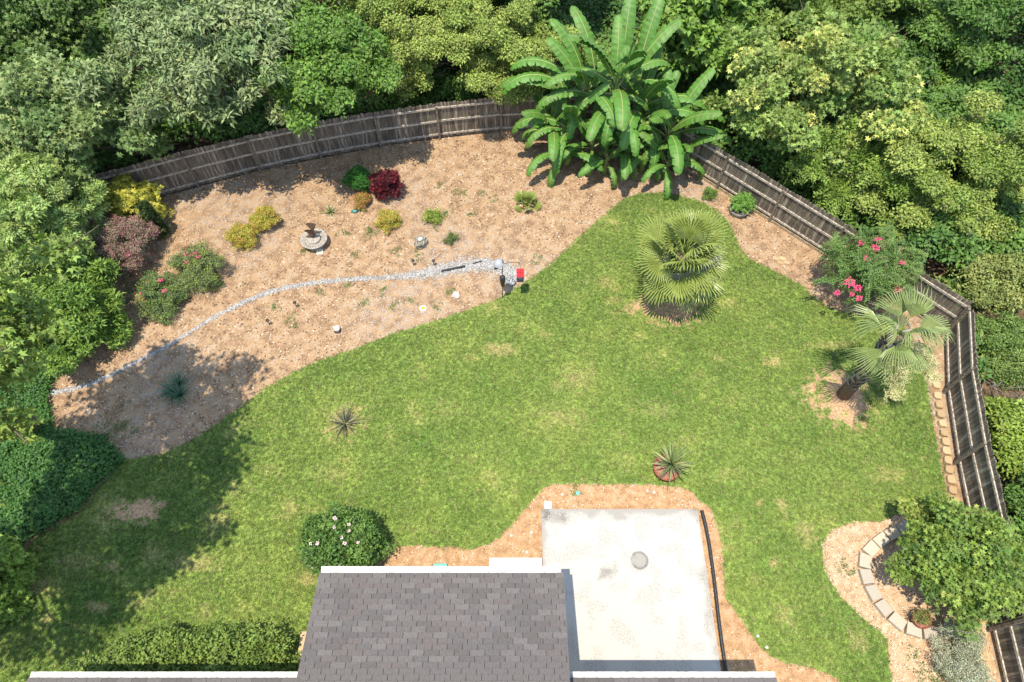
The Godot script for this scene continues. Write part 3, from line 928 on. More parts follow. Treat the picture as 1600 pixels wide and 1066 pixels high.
func fences():
	fence([[-21.5, -17.0], [-19.6, -17.8], [-17.4, -18.75], [-15.41, -19.55], [-13.14, -20.5], [-10.72, -21.42], [-8.24, -22.2], [-5.74, -22.85], [-3.19, -23.38], [-0.48, -23.8], [2.1, -23.98], [4.9, -24.0]], "weathered grey board fence curving behind the mulch bed and round shrubs", 1.0, false, 81)
	fence([[5.0, -23.9], [6.85, -22.1], [8.62, -20.4], [10.45, -18.6], [12.3, -16.75], [14.1, -14.9], [15.68, -13.25]], "grey board fence running diagonally behind the potted bowl and crape myrtle", 1.0, true, 82)
	fence([[15.66, -13.05], [14.95, -10.75], [14.44, -8.17], [14.06, -5.61], [13.7, -3.14], [13.4, -0.6], [13.1, 1.9]], "dark board fence with three pale rails beside the tan edging blocks", 1.0, false, 83)

# ------------------------------------------------------------------ house
func house():
	var t := thing("house", Vector3(0, 0, 0), "house with grey shingle roof and white gutters at the patio", "house")
	var st := mst()
	box(st, Vector3(-2.4, 1.32, 3.2), Vector3(16.8, 2.64, 9.2))
	part("wall", fin(st), M.siding, t)
	st = mst()
	box(st, Vector3(-1.85, 1.45, -2.6), Vector3(5.5, 2.9, 2.38))
	part("wall", fin(st), M.siding, t)
	# window and door of the bump-out, facing the lawn
	st = mst()
	box(st, Vector3(0, 0, 0), Vector3(1.3, 1.2, 0.05))
	var wn := part("window", fin(st), M.white, t, Vector3(-2.9, 1.5, -3.81))
	st = mst()
	box(st, Vector3(0, 0, 0), Vector3(1.14, 1.04, 0.02))
	part("pane", fin(st), M.glass, wn, Vector3(0, 0, -0.03))
	st = mst()
	box(st, Vector3(0, 0, 0), Vector3(0.95, 2.05, 0.05))
	var dr := part("door", fin(st), M.white, t, Vector3(0.1, 1.13, -3.81))
	part("handle", blob(Vector3(0.03, 0.03, 0.03), 0.0, 1, 8, 6), M.grey, dr, Vector3(0.38, -0.05, -0.055))
	# bump-out roof: slope rising from its gutter towards the house
	var slope := 0.268
	var ang := atan(slope)
	var up := Basis(Vector3.RIGHT, -ang)
	var x0 := -4.93; var x1 := 1.33
	var z0 := -4.06; var y0 := 3.0
	var deck := mst()
	var dl := 3.55
	box(deck, Vector3((x0 + x1) * 0.5, 0, 0), Vector3(x1 - x0 - 0.02, 0.05, dl))
	part("roof_deck", fin(deck), M.felt, t, Vector3(0, y0 - 0.03, z0) + up * Vector3(0, 0, dl * 0.5), up)
	# shingle tabs: real pieces, each a thin wedge overlapping the row below
	var tabw := 0.358; var rowh := 0.1385
	var cnt := 0
	var rg := RandomNumberGenerator.new(); rg.seed = 91
	var tab_mesh := {}
	var rest := mst()
	for row in 26:
		var off := fmod(row * 0.179 + (0.06 if row % 3 == 0 else 0.0), tabw)
		var x := x0 - off
		while x < x1 - 0.02:
			var a := maxf(x, x0) + 0.006; var b := minf(x + tabw, x1) - 0.006
			if b - a > 0.03:
				var w := snappedf(b - a, 0.001)
				var zc := rowh * row
				var ctr := Vector3(0, y0 + 0.004, z0) + up * Vector3((a + b) * 0.5, 0.005 + rg.randf_range(0.0, 0.002), zc + rowh * 0.5)
				var tilt := up * Basis(Vector3.RIGHT, 0.075)
				if cnt < 300:
					if not tab_mesh.has(w):
						var s := mst()
						box(s, Vector3.ZERO, Vector3(w, 0.013, rowh + 0.012))
						tab_mesh[w] = fin(s)
					part("shingle", tab_mesh[w], M.shingle[rg.randi() % 6], t, ctr, tilt)
				else:
					box(rest, ctr, Vector3(w, 0.013, rowh + 0.012), tilt)
				cnt += 1
			x += tabw
	tag(part("shingle_rows", fin(rest), M.shingle[0], t), "", "", "", "stuff")
	# rake boards and gutter of the bump-out
	for sx in [x0 + 0.01, x1 - 0.02]:
		var s := mst()
		box(s, Vector3.ZERO, Vector3(0.025, 0.16, dl))
		part("rake_board", fin(s), M.white, t, Vector3(sx, y0 - 0.14, z0) + up * Vector3(0, 0, dl * 0.5), up)
	gutter(t, Vector3(-1.82, 3.0, -4.15), 6.16, 0.17)
	# main roof either side
	for side in [[1.36, 6.34], [-11.6, -4.97], [-4.95, 1.34]]:
		var ww: float = side[1] - side[0]
		var mx: float = (side[0] + side[1]) * 0.5
		var s := mst()
		box(s, Vector3.ZERO, Vector3(ww, 0.05, 5.6))
		part("roof_deck", fin(s), M.felt, t, Vector3(mx, 2.78, -1.64) + up * Vector3(0, 0, 2.8), up)
		var sh := mst(); var sh2 := mst()
		for row in 38:
			var x: float = side[0] - fmod(row * 0.179, tabw)
			while x < side[1] - 0.02:
				var a := maxf(x, side[0]) + 0.003; var b := minf(x + tabw, side[1]) - 0.003
				if b - a > 0.03:
					box(sh if rg.randf() < 0.5 else sh2, Vector3(0, 2.815, -1.66) + up * Vector3((a + b) * 0.5, 0.005, rowh * (row + 0.5)), Vector3(b - a, 0.013, rowh + 0.012), up * Basis(Vector3.RIGHT, 0.075))
				x += tabw
		tag(part("shingle_rows", fin(sh), M.shingle[1], t), "", "", "", "stuff")
		tag(part("shingle_rows", fin(sh2), M.shingle[2], t), "", "", "", "stuff")
		if mx > 2.0 or mx < -5.0: gutter(t, Vector3(mx, 2.78, -1.74), ww, 0.13)
	# cheek wall that closes the raised end of the bump-out roof
	var ck := mst()
	box(ck, Vector3(-1.85, 3.2, -0.98), Vector3(5.46, 0.94, 0.7))
	part("wall", fin(ck), M.siding, t)
	# back slope down to the street side, so that the house is closed
	var bs := mst()
	var down := Basis(Vector3.RIGHT, ang)
	box(bs, Vector3.ZERO, Vector3(17.9, 0.06, 5.4))
	part("roof_deck", fin(bs), M.felt, t, Vector3(-2.63, 3.54, 6.3), down)
	var gb := mst()
	box(gb, Vector3(-2.63, 3.2, 3.7), Vector3(16.6, 1.06, 0.1))
	part("ridge_wall", fin(gb), M.siding, t)

func gutter(t: Node3D, at: Vector3, w: float, d: float):
	var s := mst()
	box(s, Vector3(0, -0.06, -d * 0.5 + 0.008), Vector3(w, 0.12, 0.016))
	box(s, Vector3(0, -0.06, d * 0.5 - 0.008), Vector3(w, 0.12, 0.016))
	box(s, Vector3(0, -0.113, 0), Vector3(w, 0.014, d - 0.034))
	for e in [-1, 1]: box(s, Vector3(e * (w * 0.5 - 0.006), -0.055, 0), Vector3(0.012, 0.1, d - 0.034))
	# leaf guard plate that closes the trough
	box(s, Vector3(0, -0.012, 0), Vector3(w - 0.03, 0.012, d - 0.036))
	var g := part("gutter", fin(s), M.gutter, t, at)
	var h := mst()
	var n := int(w / 0.42)
	for k in n: box(h, Vector3(-w * 0.5 + (k + 0.5) * w / n, 0.004, d * 0.5 + 0.012), Vector3(0.012, 0.008, 0.03))
	part("hanger_clips", fin(h), M.white, g)

func patio():
	# concrete with grey algae stains and the ring left by a pot
	var n := 512
	var nn := noise(51, 0.012, 5).get_image(n, n); nn.convert(Image.FORMAT_L8)
	var n3 := noise(52, 0.17, 3).get_image(n, n); n3.convert(Image.FORMAT_L8)
	var da := nn.get_data(); var dc := n3.get_data()
	var r := RandomNumberGenerator.new(); r.seed = 53
	var out := PackedByteArray(); out.resize(n * n * 3)
	for y in n:
		for x in n:
			var i := y * n + x
			var px := x / float(n) * 4.87; var pz := y / float(n) * 5.2
			var k := 1.0
			var a := da[i] / 255.0; var c := dc[i] / 255.0
			k -= clampf((a - 0.5) * 1.1, 0.0, 0.2) * clampf((c - 0.42) * 2.2, 0.0, 0.8) + r.randf() * 0.03
			var d := Vector2(px - 2.90, pz - 1.55).length() + (c - 0.5) * 0.05
			if d < 0.27: k -= 0.16
			if d > 0.2 and d < 0.27 and px > 2.72: k -= 0.12
			var d2 := Vector2((px - 1.92) / 0.28, (pz - 1.88) / 0.24).length() + (a - 0.5) * 2.2 + (c - 0.5) * 0.8
			k -= 0.22 * smoothstep(1.1, 0.2, d2)
			var d3 := Vector2((px - 0.45) / 0.5, (pz - 0.28) / 0.2).length() + (c - 0.5) * 1.5 + (a - 0.5)
			k -= 0.16 * smoothstep(1.2, 0.3, d3)
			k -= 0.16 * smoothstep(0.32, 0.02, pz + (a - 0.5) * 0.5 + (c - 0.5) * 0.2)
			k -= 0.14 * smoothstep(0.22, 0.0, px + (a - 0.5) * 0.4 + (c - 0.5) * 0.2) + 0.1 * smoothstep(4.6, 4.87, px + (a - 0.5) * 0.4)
			k = clampf(k, 0.45, 1.0)
			out[i * 3] = int(184 * k); out[i * 3 + 1] = int(180 * k * (0.985 + 0.015 * k)); out[i * 3 + 2] = int(172 * k * (0.97 + 0.03 * k))
	var im := Image.create_from_data(n, n, false, Image.FORMAT_RGB8, out)
	im.generate_mipmaps()
	var pm := mat(Color.WHITE, 0.9, ImageTexture.create_from_image(im))
	var st := mst()
	st.set_smooth_group(-1)
	var x0 := 0.92; var x1 := 5.79; var z0 := -6.66; var z1 := -1.42; var h := 0.1
	var c := [Vector3(x0, h, z0), Vector3(x1, h, z0), Vector3(x1, h, z1), Vector3(x0, h, z1)]
	var uv := [Vector2(0, 0), Vector2(1, 0), Vector2(1, 1), Vector2(0, 1)]
	for k in [0, 1, 2, 0, 2, 3]:
		st.set_uv(uv[k]); st.add_vertex(c[k])
	for i in 4:
		var j := (i + 1) % 4
		var dn := Vector3(0, -h - 0.02, 0)
		for k in [[i, 0], [i, 1], [j, 1], [i, 0], [j, 1], [j, 0]]:
			st.set_uv(uv[k[0]]); st.add_vertex(c[k[0]] + (dn if k[1] == 1 else Vector3.ZERO))
	var o := part("patio", fin(st), pm, self)
	tag(o, "", "", "", "structure")
	st = mst()
	box(st, Vector3(0, 0.05, 0), Vector3(1.58, 0.12, 1.36), Basis.IDENTITY, 0.01)
	tag(part("concrete_step", fin(st), M.white_rock, self, Vector3(0.11, 0, -4.49)), "long pale concrete step beside the patio under the gutter edge", "step")
	st = mst()
	box(st, Vector3(0, 0.05, 0), Vector3(1.36, 0.12, 0.78), Basis.IDENTITY, 0.01)
	tag(part("concrete_landing", fin(st), M.tan_stone[1], self, Vector3(-5.33, 0, -2.72)), "beige landing slab between the hedge and the shingle roof edge", "slab")
	# corrugated black drain pipe along the patio
	st = mst()
	var pts := []; var rad := []
	var line := [[5.92, -6.62], [5.96, -6.3], [6.0, -5.6], [5.99, -4.6], [5.95, -3.6], [5.93, -2.6], [5.94, -1.5]]
	var sl := smooth_line(line, 2)
	for i in sl.size() - 1:
		for k in 9:
			var t := k / 9.0
			pts.append(Vector3(lerpf(sl[i][0], sl[i + 1][0], t), 0.07, lerpf(sl[i][1], sl[i + 1][1], t)))
			rad.append(0.058 if k % 2 == 0 else 0.048)
	tube(st, pts, rad, 12)
	tag(part("drain_pipe", fin(st), M.black, self), "black corrugated drain pipe lying along the patio edge", "pipe")
	st = mst()
	box(st, Vector3(0, 0.04, 0), Vector3(0.23, 0.08, 0.24), Basis.IDENTITY, 0.02)
	box(st, Vector3(-0.08, 0.095, 0), Vector3(0.03, 0.03, 0.22)); box(st, Vector3(0.08, 0.095, 0), Vector3(0.03, 0.03, 0.22))
	tag(part("splash_block", fin(st), M.white, self, Vector3(1.13, 0, -6.8)), "small white splash block at the far corner of the patio", "block")
	st = mst()
	lathe(st, [Vector2(0.075, 0.0), Vector2(0.075, 0.03), Vector2(0.06, 0.04), Vector2(0.0, 0.04)], 16)
	tag(part("sprinkler_head", fin(st), M.teal, self, Vector3(2.09, 0.01, -7.2)), "round green sprinkler cap in the gravel beyond the patio", "sprinkler")
	st = mst()
	box(st, Vector3(0, 0.05, 0), Vector3(0.42, 0.1, 0.3), Basis.IDENTITY, 0.03)
	box(st, Vector3(0, 0.105, 0), Vector3(0.3, 0.012, 0.2), Basis.IDENTITY, 0.03)
	tag(part("valve_box", fin(st), M.teal, self, Vector3(-2.15, 0.01, -4.85)), "turquoise valve box lid showing just past the white gutter", "valve box")

# ------------------------------------------------------------------ planting
func woods():
	# vines and brush on the ground beyond the fence: nobody could count them
	var hn := noise(101, 0.16, 3)
	var cn := noise(102, 0.12, 2)
	var tf := []; var cols := PackedColorArray()
	var keep_off := Geometry2D.offset_polygon(yard_poly, 0.42)[0]
	for i in 88000:
		var x := rng.randf_range(-31.0, 31.0); var z := rng.randf_range(-41.0, -1.0)
		var q := Vector2(x, z)
		if Geometry2D.is_point_in_polygon(q, keep_off): continue
		if x < 0.0 and z > -17.0 and x > -24.0: continue
		if x < 0.0 and z > -14.0: continue
		if x > 0.0 and z > -12.0 and x > 21.0: continue
		var edge := 0.25
		if x < 5.0: edge = clampf((-17.0 - 0.36 * (x + 21.5) - z) * 0.9, 0.3, 1.0) if x < -0.5 else clampf((-24.2 - z) * 0.9, 0.3, 1.0)
		else: edge = clampf(((x - 5.0) - (z + 24.0)) * 0.5, 0.3, 1.0)
		var h := (1.45 + hn.get_noise_2d(x, z) * 1.9) * edge
		if x > 13.8 and z > -15.5:
			h = (0.35 + hn.get_noise_2d(x * 2.0, z * 2.0) * 0.6)
			if hn.get_noise_2d(x * 1.5 + 40.0, z * 1.5) > 0.18: continue
		var y := maxf(0.06, h - rng.randf() * rng.randf() * 0.5)
		var c := Color(0.059, 0.151, 0.021).lerp(Color(0.165, 0.291, 0.043), clampf(0.45 + cn.get_noise_2d(x, z) * 1.2 + rng.randf_range(-0.25, 0.25), 0.0, 1.0))
		if x > 13.8 and z > -15.5 and rng.randf() < 0.4: c = Color(0.236, 0.269, 0.076)
		var j := rng.randf_range(0.8, 1.2)
		cols.append(Color(c.r * j, c.g * j, c.b * j))
		tf.append(Transform3D(facing(Vector3(rng.randfn() * 0.45, 1, 0.25 + rng.randfn() * 0.45), rng.randf() * TAU).scaled(Vector3.ONE * rng.randf_range(0.75, 1.45)), Vector3(x, y, z)))
	tag(scatter("vine_undergrowth", self, sprig.broad, M.leaf, tf, cols), "dense green vines and brush covering the ground beyond the fence", "undergrowth", "", "stuff")
	# ivy by the lawn's left edge
	tf = []; cols = PackedColorArray()
	var ivy := coarse([[-12.62, -8.34], [-13.6, -9.1], [-15.3, -9.3], [-15.9, -10.5], [-16.2, -14.5], [-20.5, -14.5], [-20.0, -1.0], [-17.0, -1.4], [-15.4, -2.9], [-14.9, -3.5], [-14.6, -4.3], [-14.95, -5.42], [-14.6, -5.9], [-13.5, -6.7], [-13.25, -7.3]])
	for i in 23000:
		var q := Vector2(rng.randf_range(-20.5, -12.6), rng.randf_range(-14.6, -1.0))
		if not Geometry2D.is_point_in_polygon(q, ivy): continue
		var c := Color(0.035, 0.118, 0.021).lerp(Color(0.088, 0.224, 0.034), rng.randf())
		cols.append(c)
		tf.append(Transform3D(facing(Vector3(rng.randfn() * 0.35, 1, rng.randfn() * 0.35), rng.randf() * TAU).scaled(Vector3.ONE * rng.randf_range(0.45, 0.85)), Vector3(q.x, rng.randf_range(0.05, 0.28), q.y)))
	tag(scatter("ivy_ground_cover", self, sprig.broad, M.leaf, tf, cols), "low dark green ivy patch bordering the shaded left lawn", "ground cover", "", "stuff")

	# trees beyond the fence and along the left side
	tree("broadleaf_tree", Vector3(-12.4, 0, -24.6), Vector3(-11.3, 5.1, -22.3), Vector3(3.6, 1.7, 2.9), 30, 0.95, "willow", 5200, Color(0.125, 0.224, 0.060), Color(0.353, 0.426, 0.190), 0.75, 1.3, 201, "tall silvery green tree leaning over the curved back fence", 0.2)
	tree("maple_tree", Vector3(-17.6, 0, -21.6), Vector3(-16.6, 3.7, -20.2), Vector3(2.9, 1.9, 2.0), 20, 0.8, "star", 3400, Color(0.114, 0.218, 0.055), Color(0.308, 0.392, 0.140), 0.8, 1.25, 202, "pale star-leaved maple standing behind the fence's far end", 0.16)
	tree("dark_tree", Vector3(-21.5, 0, -27.5), Vector3(-20.6, 3.2, -26.4), Vector3(3.6, 2.2, 2.6), 18, 0.95, "star", 3600, Color(0.067, 0.144, 0.025), Color(0.148, 0.239, 0.051), 0.8, 1.3, 203, "dark green tree deep in the wood at the picture's upper left", 0.2)
	tree("brush_tree", Vector3(-7.6, 0, -25.2), Vector3(-7.0, 4.7, -22.3), Vector3(1.9, 1.0, 2.2), 20, 0.8, "broad", 3900, Color(0.088, 0.207, 0.025), Color(0.181, 0.320, 0.043), 0.65, 1.1, 204, "mid green bushy tree between the silvery tree and yellow-green privet", 0.12)
	tree("privet_tree", Vector3(-2.2, 0, -26.8), Vector3(-2.1, 2.7, -25.5), Vector3(4.4, 2.0, 2.2), 34, 0.8, "fine", 10500, Color(0.171, 0.291, 0.040), Color(0.410, 0.482, 0.110), 0.9, 1.5, 205, "yellow-green fine-leaved privet mass spilling over the fence left of the bananas", 0.12)
	tree("privet_tree", Vector3(-4.4, 0, -30.5), Vector3(-4.0, 3.6, -29.6), Vector3(3.6, 2.2, 2.2), 24, 0.85, "fine", 7000, Color(0.148, 0.258, 0.040), Color(0.353, 0.437, 0.100), 0.9, 1.5, 206, "yellow-green fine-leaved privet at the top edge, farther from the fence", 0.12)
	tree("catalpa_tree", Vector3(8.6, 0, -28.0), Vector3(7.9, 3.3, -26.4), Vector3(2.5, 2.3, 2.3), 18, 0.85, "large", 2600, Color(0.107, 0.226, 0.030), Color(0.229, 0.364, 0.051), 0.75, 1.15, 207, "large-leaved green tree right behind the banana clump", 0.14)
	tree("sweetgum_tree", Vector3(12.6, 0, -23.4), Vector3(11.6, 3.7, -22.0), Vector3(3.4, 1.9, 2.4), 30, 0.72, "star", 4200, Color(0.125, 0.246, 0.040), Color(0.331, 0.426, 0.110), 0.7, 1.15, 208, "pale green sweetgum with yellow tips above the diagonal fence", 0.16, Color(0.502, 0.538, 0.140), -0.3)
	tree("dark_tree", Vector3(19.6, 0, -29.2), Vector3(18.9, 2.3, -27.6), Vector3(4.6, 1.7, 2.7), 24, 0.95, "broad", 7600, Color(0.067, 0.169, 0.025), Color(0.148, 0.270, 0.038), 0.7, 1.2, 209, "dark green vine-covered tree at the picture's upper right", 0.16)
	tree("elm_tree", Vector3(17.6, 0, -20.6), Vector3(16.4, 2.3, -19.2), Vector3(3.6, 1.7, 2.5), 32, 0.75, "fine", 9000, Color(0.171, 0.291, 0.040), Color(0.399, 0.470, 0.110), 0.95, 1.5, 210, "yellow-green small-leaved tree beyond the fence's right corner", 0.13)
	tree("walnut_tree", Vector3(14.6, 0, -20.2), Vector3(14.2, 2.0, -19.6), Vector3(2.4, 1.2, 1.4), 18, 0.65, "pinnate", 4600, Color(0.135, 0.258, 0.034), Color(0.283, 0.401, 0.064), 0.85, 1.35, 211, "feathery green tree close behind the diagonal fence and crape myrtle", 0.1, Color(0, 0, 0, 0), 0.0, "tree", "", 0.4)
	tree("brush_tree", Vector3(14.0, 0, -28.5), Vector3(13.4, 3.0, -27.6), Vector3(2.8, 1.9, 2.2), 18, 0.8, "star", 4200, Color(0.121, 0.220, 0.038), Color(0.255, 0.352, 0.068), 0.75, 1.2, 212, "mid green star-leaved tree at the top edge above the sweetgum", 0.12)
	tree("dark_tree", Vector3(0.6, 0, -31.5), Vector3(0.8, 3.6, -30.6), Vector3(3.0, 2.2, 2.2), 16, 0.9, "broad", 4800, Color(0.067, 0.164, 0.025), Color(0.162, 0.276, 0.043), 0.7, 1.2, 213, "dark green tree at the top edge behind the banana crown", 0.14)
	tree("dark_tree", Vector3(-15.3, 0, -29.5), Vector3(-15.0, 3.6, -28.6), Vector3(3.0, 2.3, 2.4), 16, 0.9, "broad", 4800, Color(0.060, 0.150, 0.025), Color(0.135, 0.244, 0.038), 0.7, 1.2, 214, "dark green tree at the top edge behind the silvery tree", 0.14)
	# left side, by the lawn
	tree("lime_cypress", Vector3(-17.1, 0, -16.2), Vector3(-17.0, 2.4, -16.1), Vector3(1.75, 1.8, 2.1), 46, 0.5, "plume", 8000, Color(0.22, 0.36, 0.07), Color(0.42, 0.52, 0.16), 0.9, 1.5, 215, "lime green feathery cypress at the left beside the pink shrub", 0.12, Color(0, 0, 0, 0), 0.0, "tree", "", 0.35)
	tree("weeping_maple", Vector3(-15.7, 0, -13.3), Vector3(-15.55, 1.15, -13.3), Vector3(1.45, 1.1, 1.8), 34, 0.5, "willow", 7600, Color(0.100, 0.224, 0.025), Color(0.224, 0.358, 0.047), 0.55, 0.95, 216, "low domed green weeping maple beside the mulch path's left end", 0.1)
	tree("shade_maple", Vector3(-15.9, 0, -9.6), Vector3(-13.1, 8.6, -7.5), Vector3(2.7, 1.6, 2.8), 30, 0.9, "star", 3000, Color(0.142, 0.246, 0.034), Color(0.295, 0.392, 0.076), 0.75, 1.2, 217, "big yellow-green maple at the left edge shading the mulch bed", 0.22)
	tree("shade_maple", Vector3(-16.2, 0, -4.2), Vector3(-13.7, 8.5, -3.7), Vector3(2.8, 1.6, 2.3), 24, 0.9, "star", 2100, Color(0.130, 0.235, 0.034), Color(0.271, 0.370, 0.068), 0.75, 1.2, 218, "maple mostly outside the left edge shading the lower lawn", 0.22)
	shrub("leafy_shrub", Vector3(-14.9, 0, -4.1), Vector3(1.0, 0.9, 1.2), 14, 0.42, "star", 1300, Color(0.142, 0.269, 0.034), Color(0.260, 0.381, 0.060), 0.6, 0.95, 219, "bright green leafy shrub at the lower left edge of the lawn", 0.3)
	# scrub outside the right fence
	shrub("leafy_shrub", Vector3(16.3, 0, -8.9), Vector3(1.1, 0.6, 1.3), 14, 0.42, "broad", 1700, Color(0.177, 0.291, 0.034), Color(0.307, 0.403, 0.060), 0.55, 0.9, 220, "bright yellow-green shrub just outside the right-hand fence")
	shrub("leafy_shrub", Vector3(15.7, 0, -6.2), Vector3(0.8, 0.7, 1.5), 12, 0.4, "broad", 1300, Color(0.071, 0.179, 0.025), Color(0.177, 0.302, 0.051), 0.55, 0.9, 221, "darker green shrub outside the right fence near the stone ring tree")
	shrub("vine_mound", Vector3(17.6, 0, -12.3), Vector3(1.4, 0.5, 1.5), 14, 0.5, "small", 2200, Color(0.118, 0.224, 0.038), Color(0.236, 0.325, 0.076), 0.8, 1.3, 222, "grey-green vine mound outside the fence's right corner", 0.1)
	shrub("vine_mound", Vector3(18.2, 0, -15.3), Vector3(1.7, 0.6, 1.3), 14, 0.5, "fine", 2600, Color(0.224, 0.291, 0.068), Color(0.342, 0.381, 0.111), 0.9, 1.4, 223, "pale yellow-green vine mound at the right edge above the corner", 0.1)

func brush_pile():
	var t := thing("brush_pile", Vector3(16.7, 0, -10.6), "pile of bare grey twigs outside the right-hand fence", "brush pile")
	var rg := RandomNumberGenerator.new(); rg.seed = 240
	var st := mst()
	for k in 90:
		var a := Vector3(rg.randf_range(-1.1, 1.5), rg.randf_range(0.02, 0.35), rg.randf_range(-0.7, 1.0))
		var d := Vector3(rg.randfn(), rg.randfn() * 0.22, rg.randfn()).normalized() * rg.randf_range(0.4, 1.1)
		var r := rg.randf_range(0.006, 0.014)
		tube(st, [a, a + d * 0.5 + Vector3(0, rg.randf_range(0.0, 0.1), 0), a + d], [r, r * 0.8, r * 0.4], 4)
	part("twigs", fin(st), M.twig, t).set_meta("kind", "stuff")

func yard_trees():
	brush_pile()
	tree("ring_maple", Vector3(12.7, 0, -4.75), Vector3(12.65, 1.45, -4.8), Vector3(1.55, 0.85, 1.4), 30, 0.5, "star", 3300, Color(0.07, 0.165, 0.025), Color(0.27, 0.37, 0.06), 0.5, 0.85, 231, "round bright green maple standing inside the curved stone ring", 0.08, Color(0.36, 0.40, 0.09), -0.12)
	# crape myrtle with pink panicles
	var c := tree("crape_myrtle", Vector3(13.25, 0, -15.15), Vector3(12.75, 1.75, -14.95), Vector3(1.5, 0.95, 1.15), 26, 0.42, "pinnate", 1300, Color(0.088, 0.190, 0.038), Color(0.189, 0.291, 0.064), 0.5, 0.9, 232, "crape myrtle with pink flower clusters by the diagonal fence", 0.06, Color(0.26, 0.24, 0.11), 0.05, "tree", "", 0.5)
	var fl := make_sprig(46, 0.08, 0.06, 0.2, "broad", 40)
	for p in [[11.58, 2.0, -13.97, 1.25], [13.14, 2.0, -13.72, 1.1], [12.63, 2.35, -15.2, 1.0], [12.21, 2.3, -14.74, 0.75], [12.22, 2.3, -15.46, 0.7], [12.54, 2.1, -14.24, 0.8], [11.2, 1.7, -13.75, 0.7], [11.35, 1.9, -15.6, 0.6], [11.9, 1.8, -13.9, 0.9], [12.3, 1.8, -13.95, 0.85], [11.7, 1.7, -13.7, 0.6], [13.4, 2.3, -14.6, 0.6], [12.75, 2.45, -15.5, 0.7], [11.95, 1.6, -13.6, 0.7]]:
		part("flower_cluster", fl, M.flower_pink, c, Vector3(p[0], p[1] + 0.12, p[2] + 0.05) - c.position, Basis(Vector3.UP, p[0] * 7.0).scaled(Vector3.ONE * p[3]))

func banana():
	var t := thing("banana_clump", Vector3(4.3, 0, -22.0), "huge clump of banana plants with broad green leaves by the fence", "banana plant")
	var rg := RandomNumberGenerator.new(); rg.seed = 301
	var up := []; var mid := []; var low := []
	for k in 3: up.append(banana_leaf(3.0, 0.64, 1.25, 0.7 + k * 0.25, 310 + k, 0.12 + 0.12 * k))
	for k in 4: mid.append(banana_leaf(2.95, 0.60, 0.8, 1.7 + k * 0.25, 320 + k, 0.25 + 0.15 * k))
	for k in 4: low.append(banana_leaf(2.4, 0.50, 0.35, 2.3 + k * 0.25, 330 + k, 0.3 + 0.2 * k))
	banana_extra(t, mid, up)
	var stems := [[4.1, -22.5, 3.9, 12, 1.0], [6.2, -21.8, 1.9, 10, 0.95], [2.5, -22.2, 1.9, 10, 0.95], [3.4, -21.7, 1.2, 9, 0.78], [4.7, -21.5, 1.15, 9, 0.75], [5.5, -21.3, 0.95, 9, 0.72], [5.2, -22.7, 2.5, 9, 0.95], [3.1, -22.9, 3.1, 10, 0.95], [6.9, -21.4, 1.0, 8, 0.8], [2.0, -21.6, 0.8, 8, 0.72], [3.9, -21.2, 0.9, 8, 0.7], [6.4, -21.0, 0.8, 8, 0.68], [4.6, -23.0, 3.6, 9, 0.95], [1.7, -22.5, 1.5, 9, 0.85], [5.8, -22.2, 2.0, 8, 0.85]]
	for s in stems:
		var base := Vector3(s[0], 0, s[1]) - t.position
		var lean: Vector3 = Vector3(rg.randf_range(-0.15, 0.15), 0, rg.randf_range(0.0, 0.15)) * s[2]
		var top: Vector3 = base + Vector3(0, s[2], 0) + lean
		var st := mst()
		tube(st, [base, base.lerp(top, 0.3), base.lerp(top, 0.7), top, top + Vector3(0, 0.35, 0)], [0.14, 0.11, 0.085, 0.06, 0.02], 10)
		part("stem", fin(st), M.stem, t)
		var n: int = s[3]
		var a0 := rg.randf() * TAU
		for i in n:
			var q := float(i) / (n - 1)
			var mesh: Mesh = up[rg.randi() % 3] if q < 0.3 else (mid[rg.randi() % 4] if q < 0.7 else low[rg.randi() % 4])
			var b := Basis(Vector3.UP, a0 + i * 2.39996 + rg.randf_range(-0.3, 0.3)) * Basis(Vector3.BACK, rg.randf_range(-0.25, 0.25))
			part("leaf", mesh, null, t, base.lerp(top, 1.0 - 0.22 * q), b.scaled(Vector3.ONE * s[4] * rg.randf_range(0.85, 1.1)))

func banana_extra(t: Node3D, mid: Array, up: Array):
	# the broad leaves held out level to the left, and the upright ones at the top
	for p in [[2.2, 3.0, -22.9, -1.45, 1.08], [2.3, 2.7, -22.7, -1.6, 1.08], [2.4, 3.35, -22.9, -1.75, 1.0], [3.6, 2.6, -22.5, -1.5, 1.0], [3.3, 3.3, -22.8, -1.25, 0.85], [5.3, 2.2, -22.0, 1.35, 0.95], [6.4, 1.9, -21.7, 1.7, 0.9], [6.5, 1.75, -21.6, 1.2, 0.9], [2.2, 1.6, -22.0, -1.1, 0.8], [4.4, 2.2, -21.9, 0.2, 0.85], [3.8, 2.5, -22.1, -0.4, 0.9]]:
		part("leaf", mid[int(absf(p[3] * 10.0)) % 4], null, t, Vector3(p[0], p[1], p[2]) - t.position, Basis(Vector3.UP, p[3]).scaled(Vector3.ONE * p[4]))
	for p in [[3.3, 3.4, -22.9, -2.6, 1.0], [4.2, 3.7, -22.7, 3.0, 1.0], [4.9, 3.7, -22.9, 2.7, 0.95], [2.9, 3.2, -22.9, -2.2, 0.95], [6.5, 2.0, -21.8, 2.2, 0.9]]:
		part("leaf", up[int(absf(p[3] * 10.0)) % 3], null, t, Vector3(p[0], p[1], p[2]) - t.position, Basis(Vector3.UP, p[3]).scaled(Vector3.ONE * p[4]))

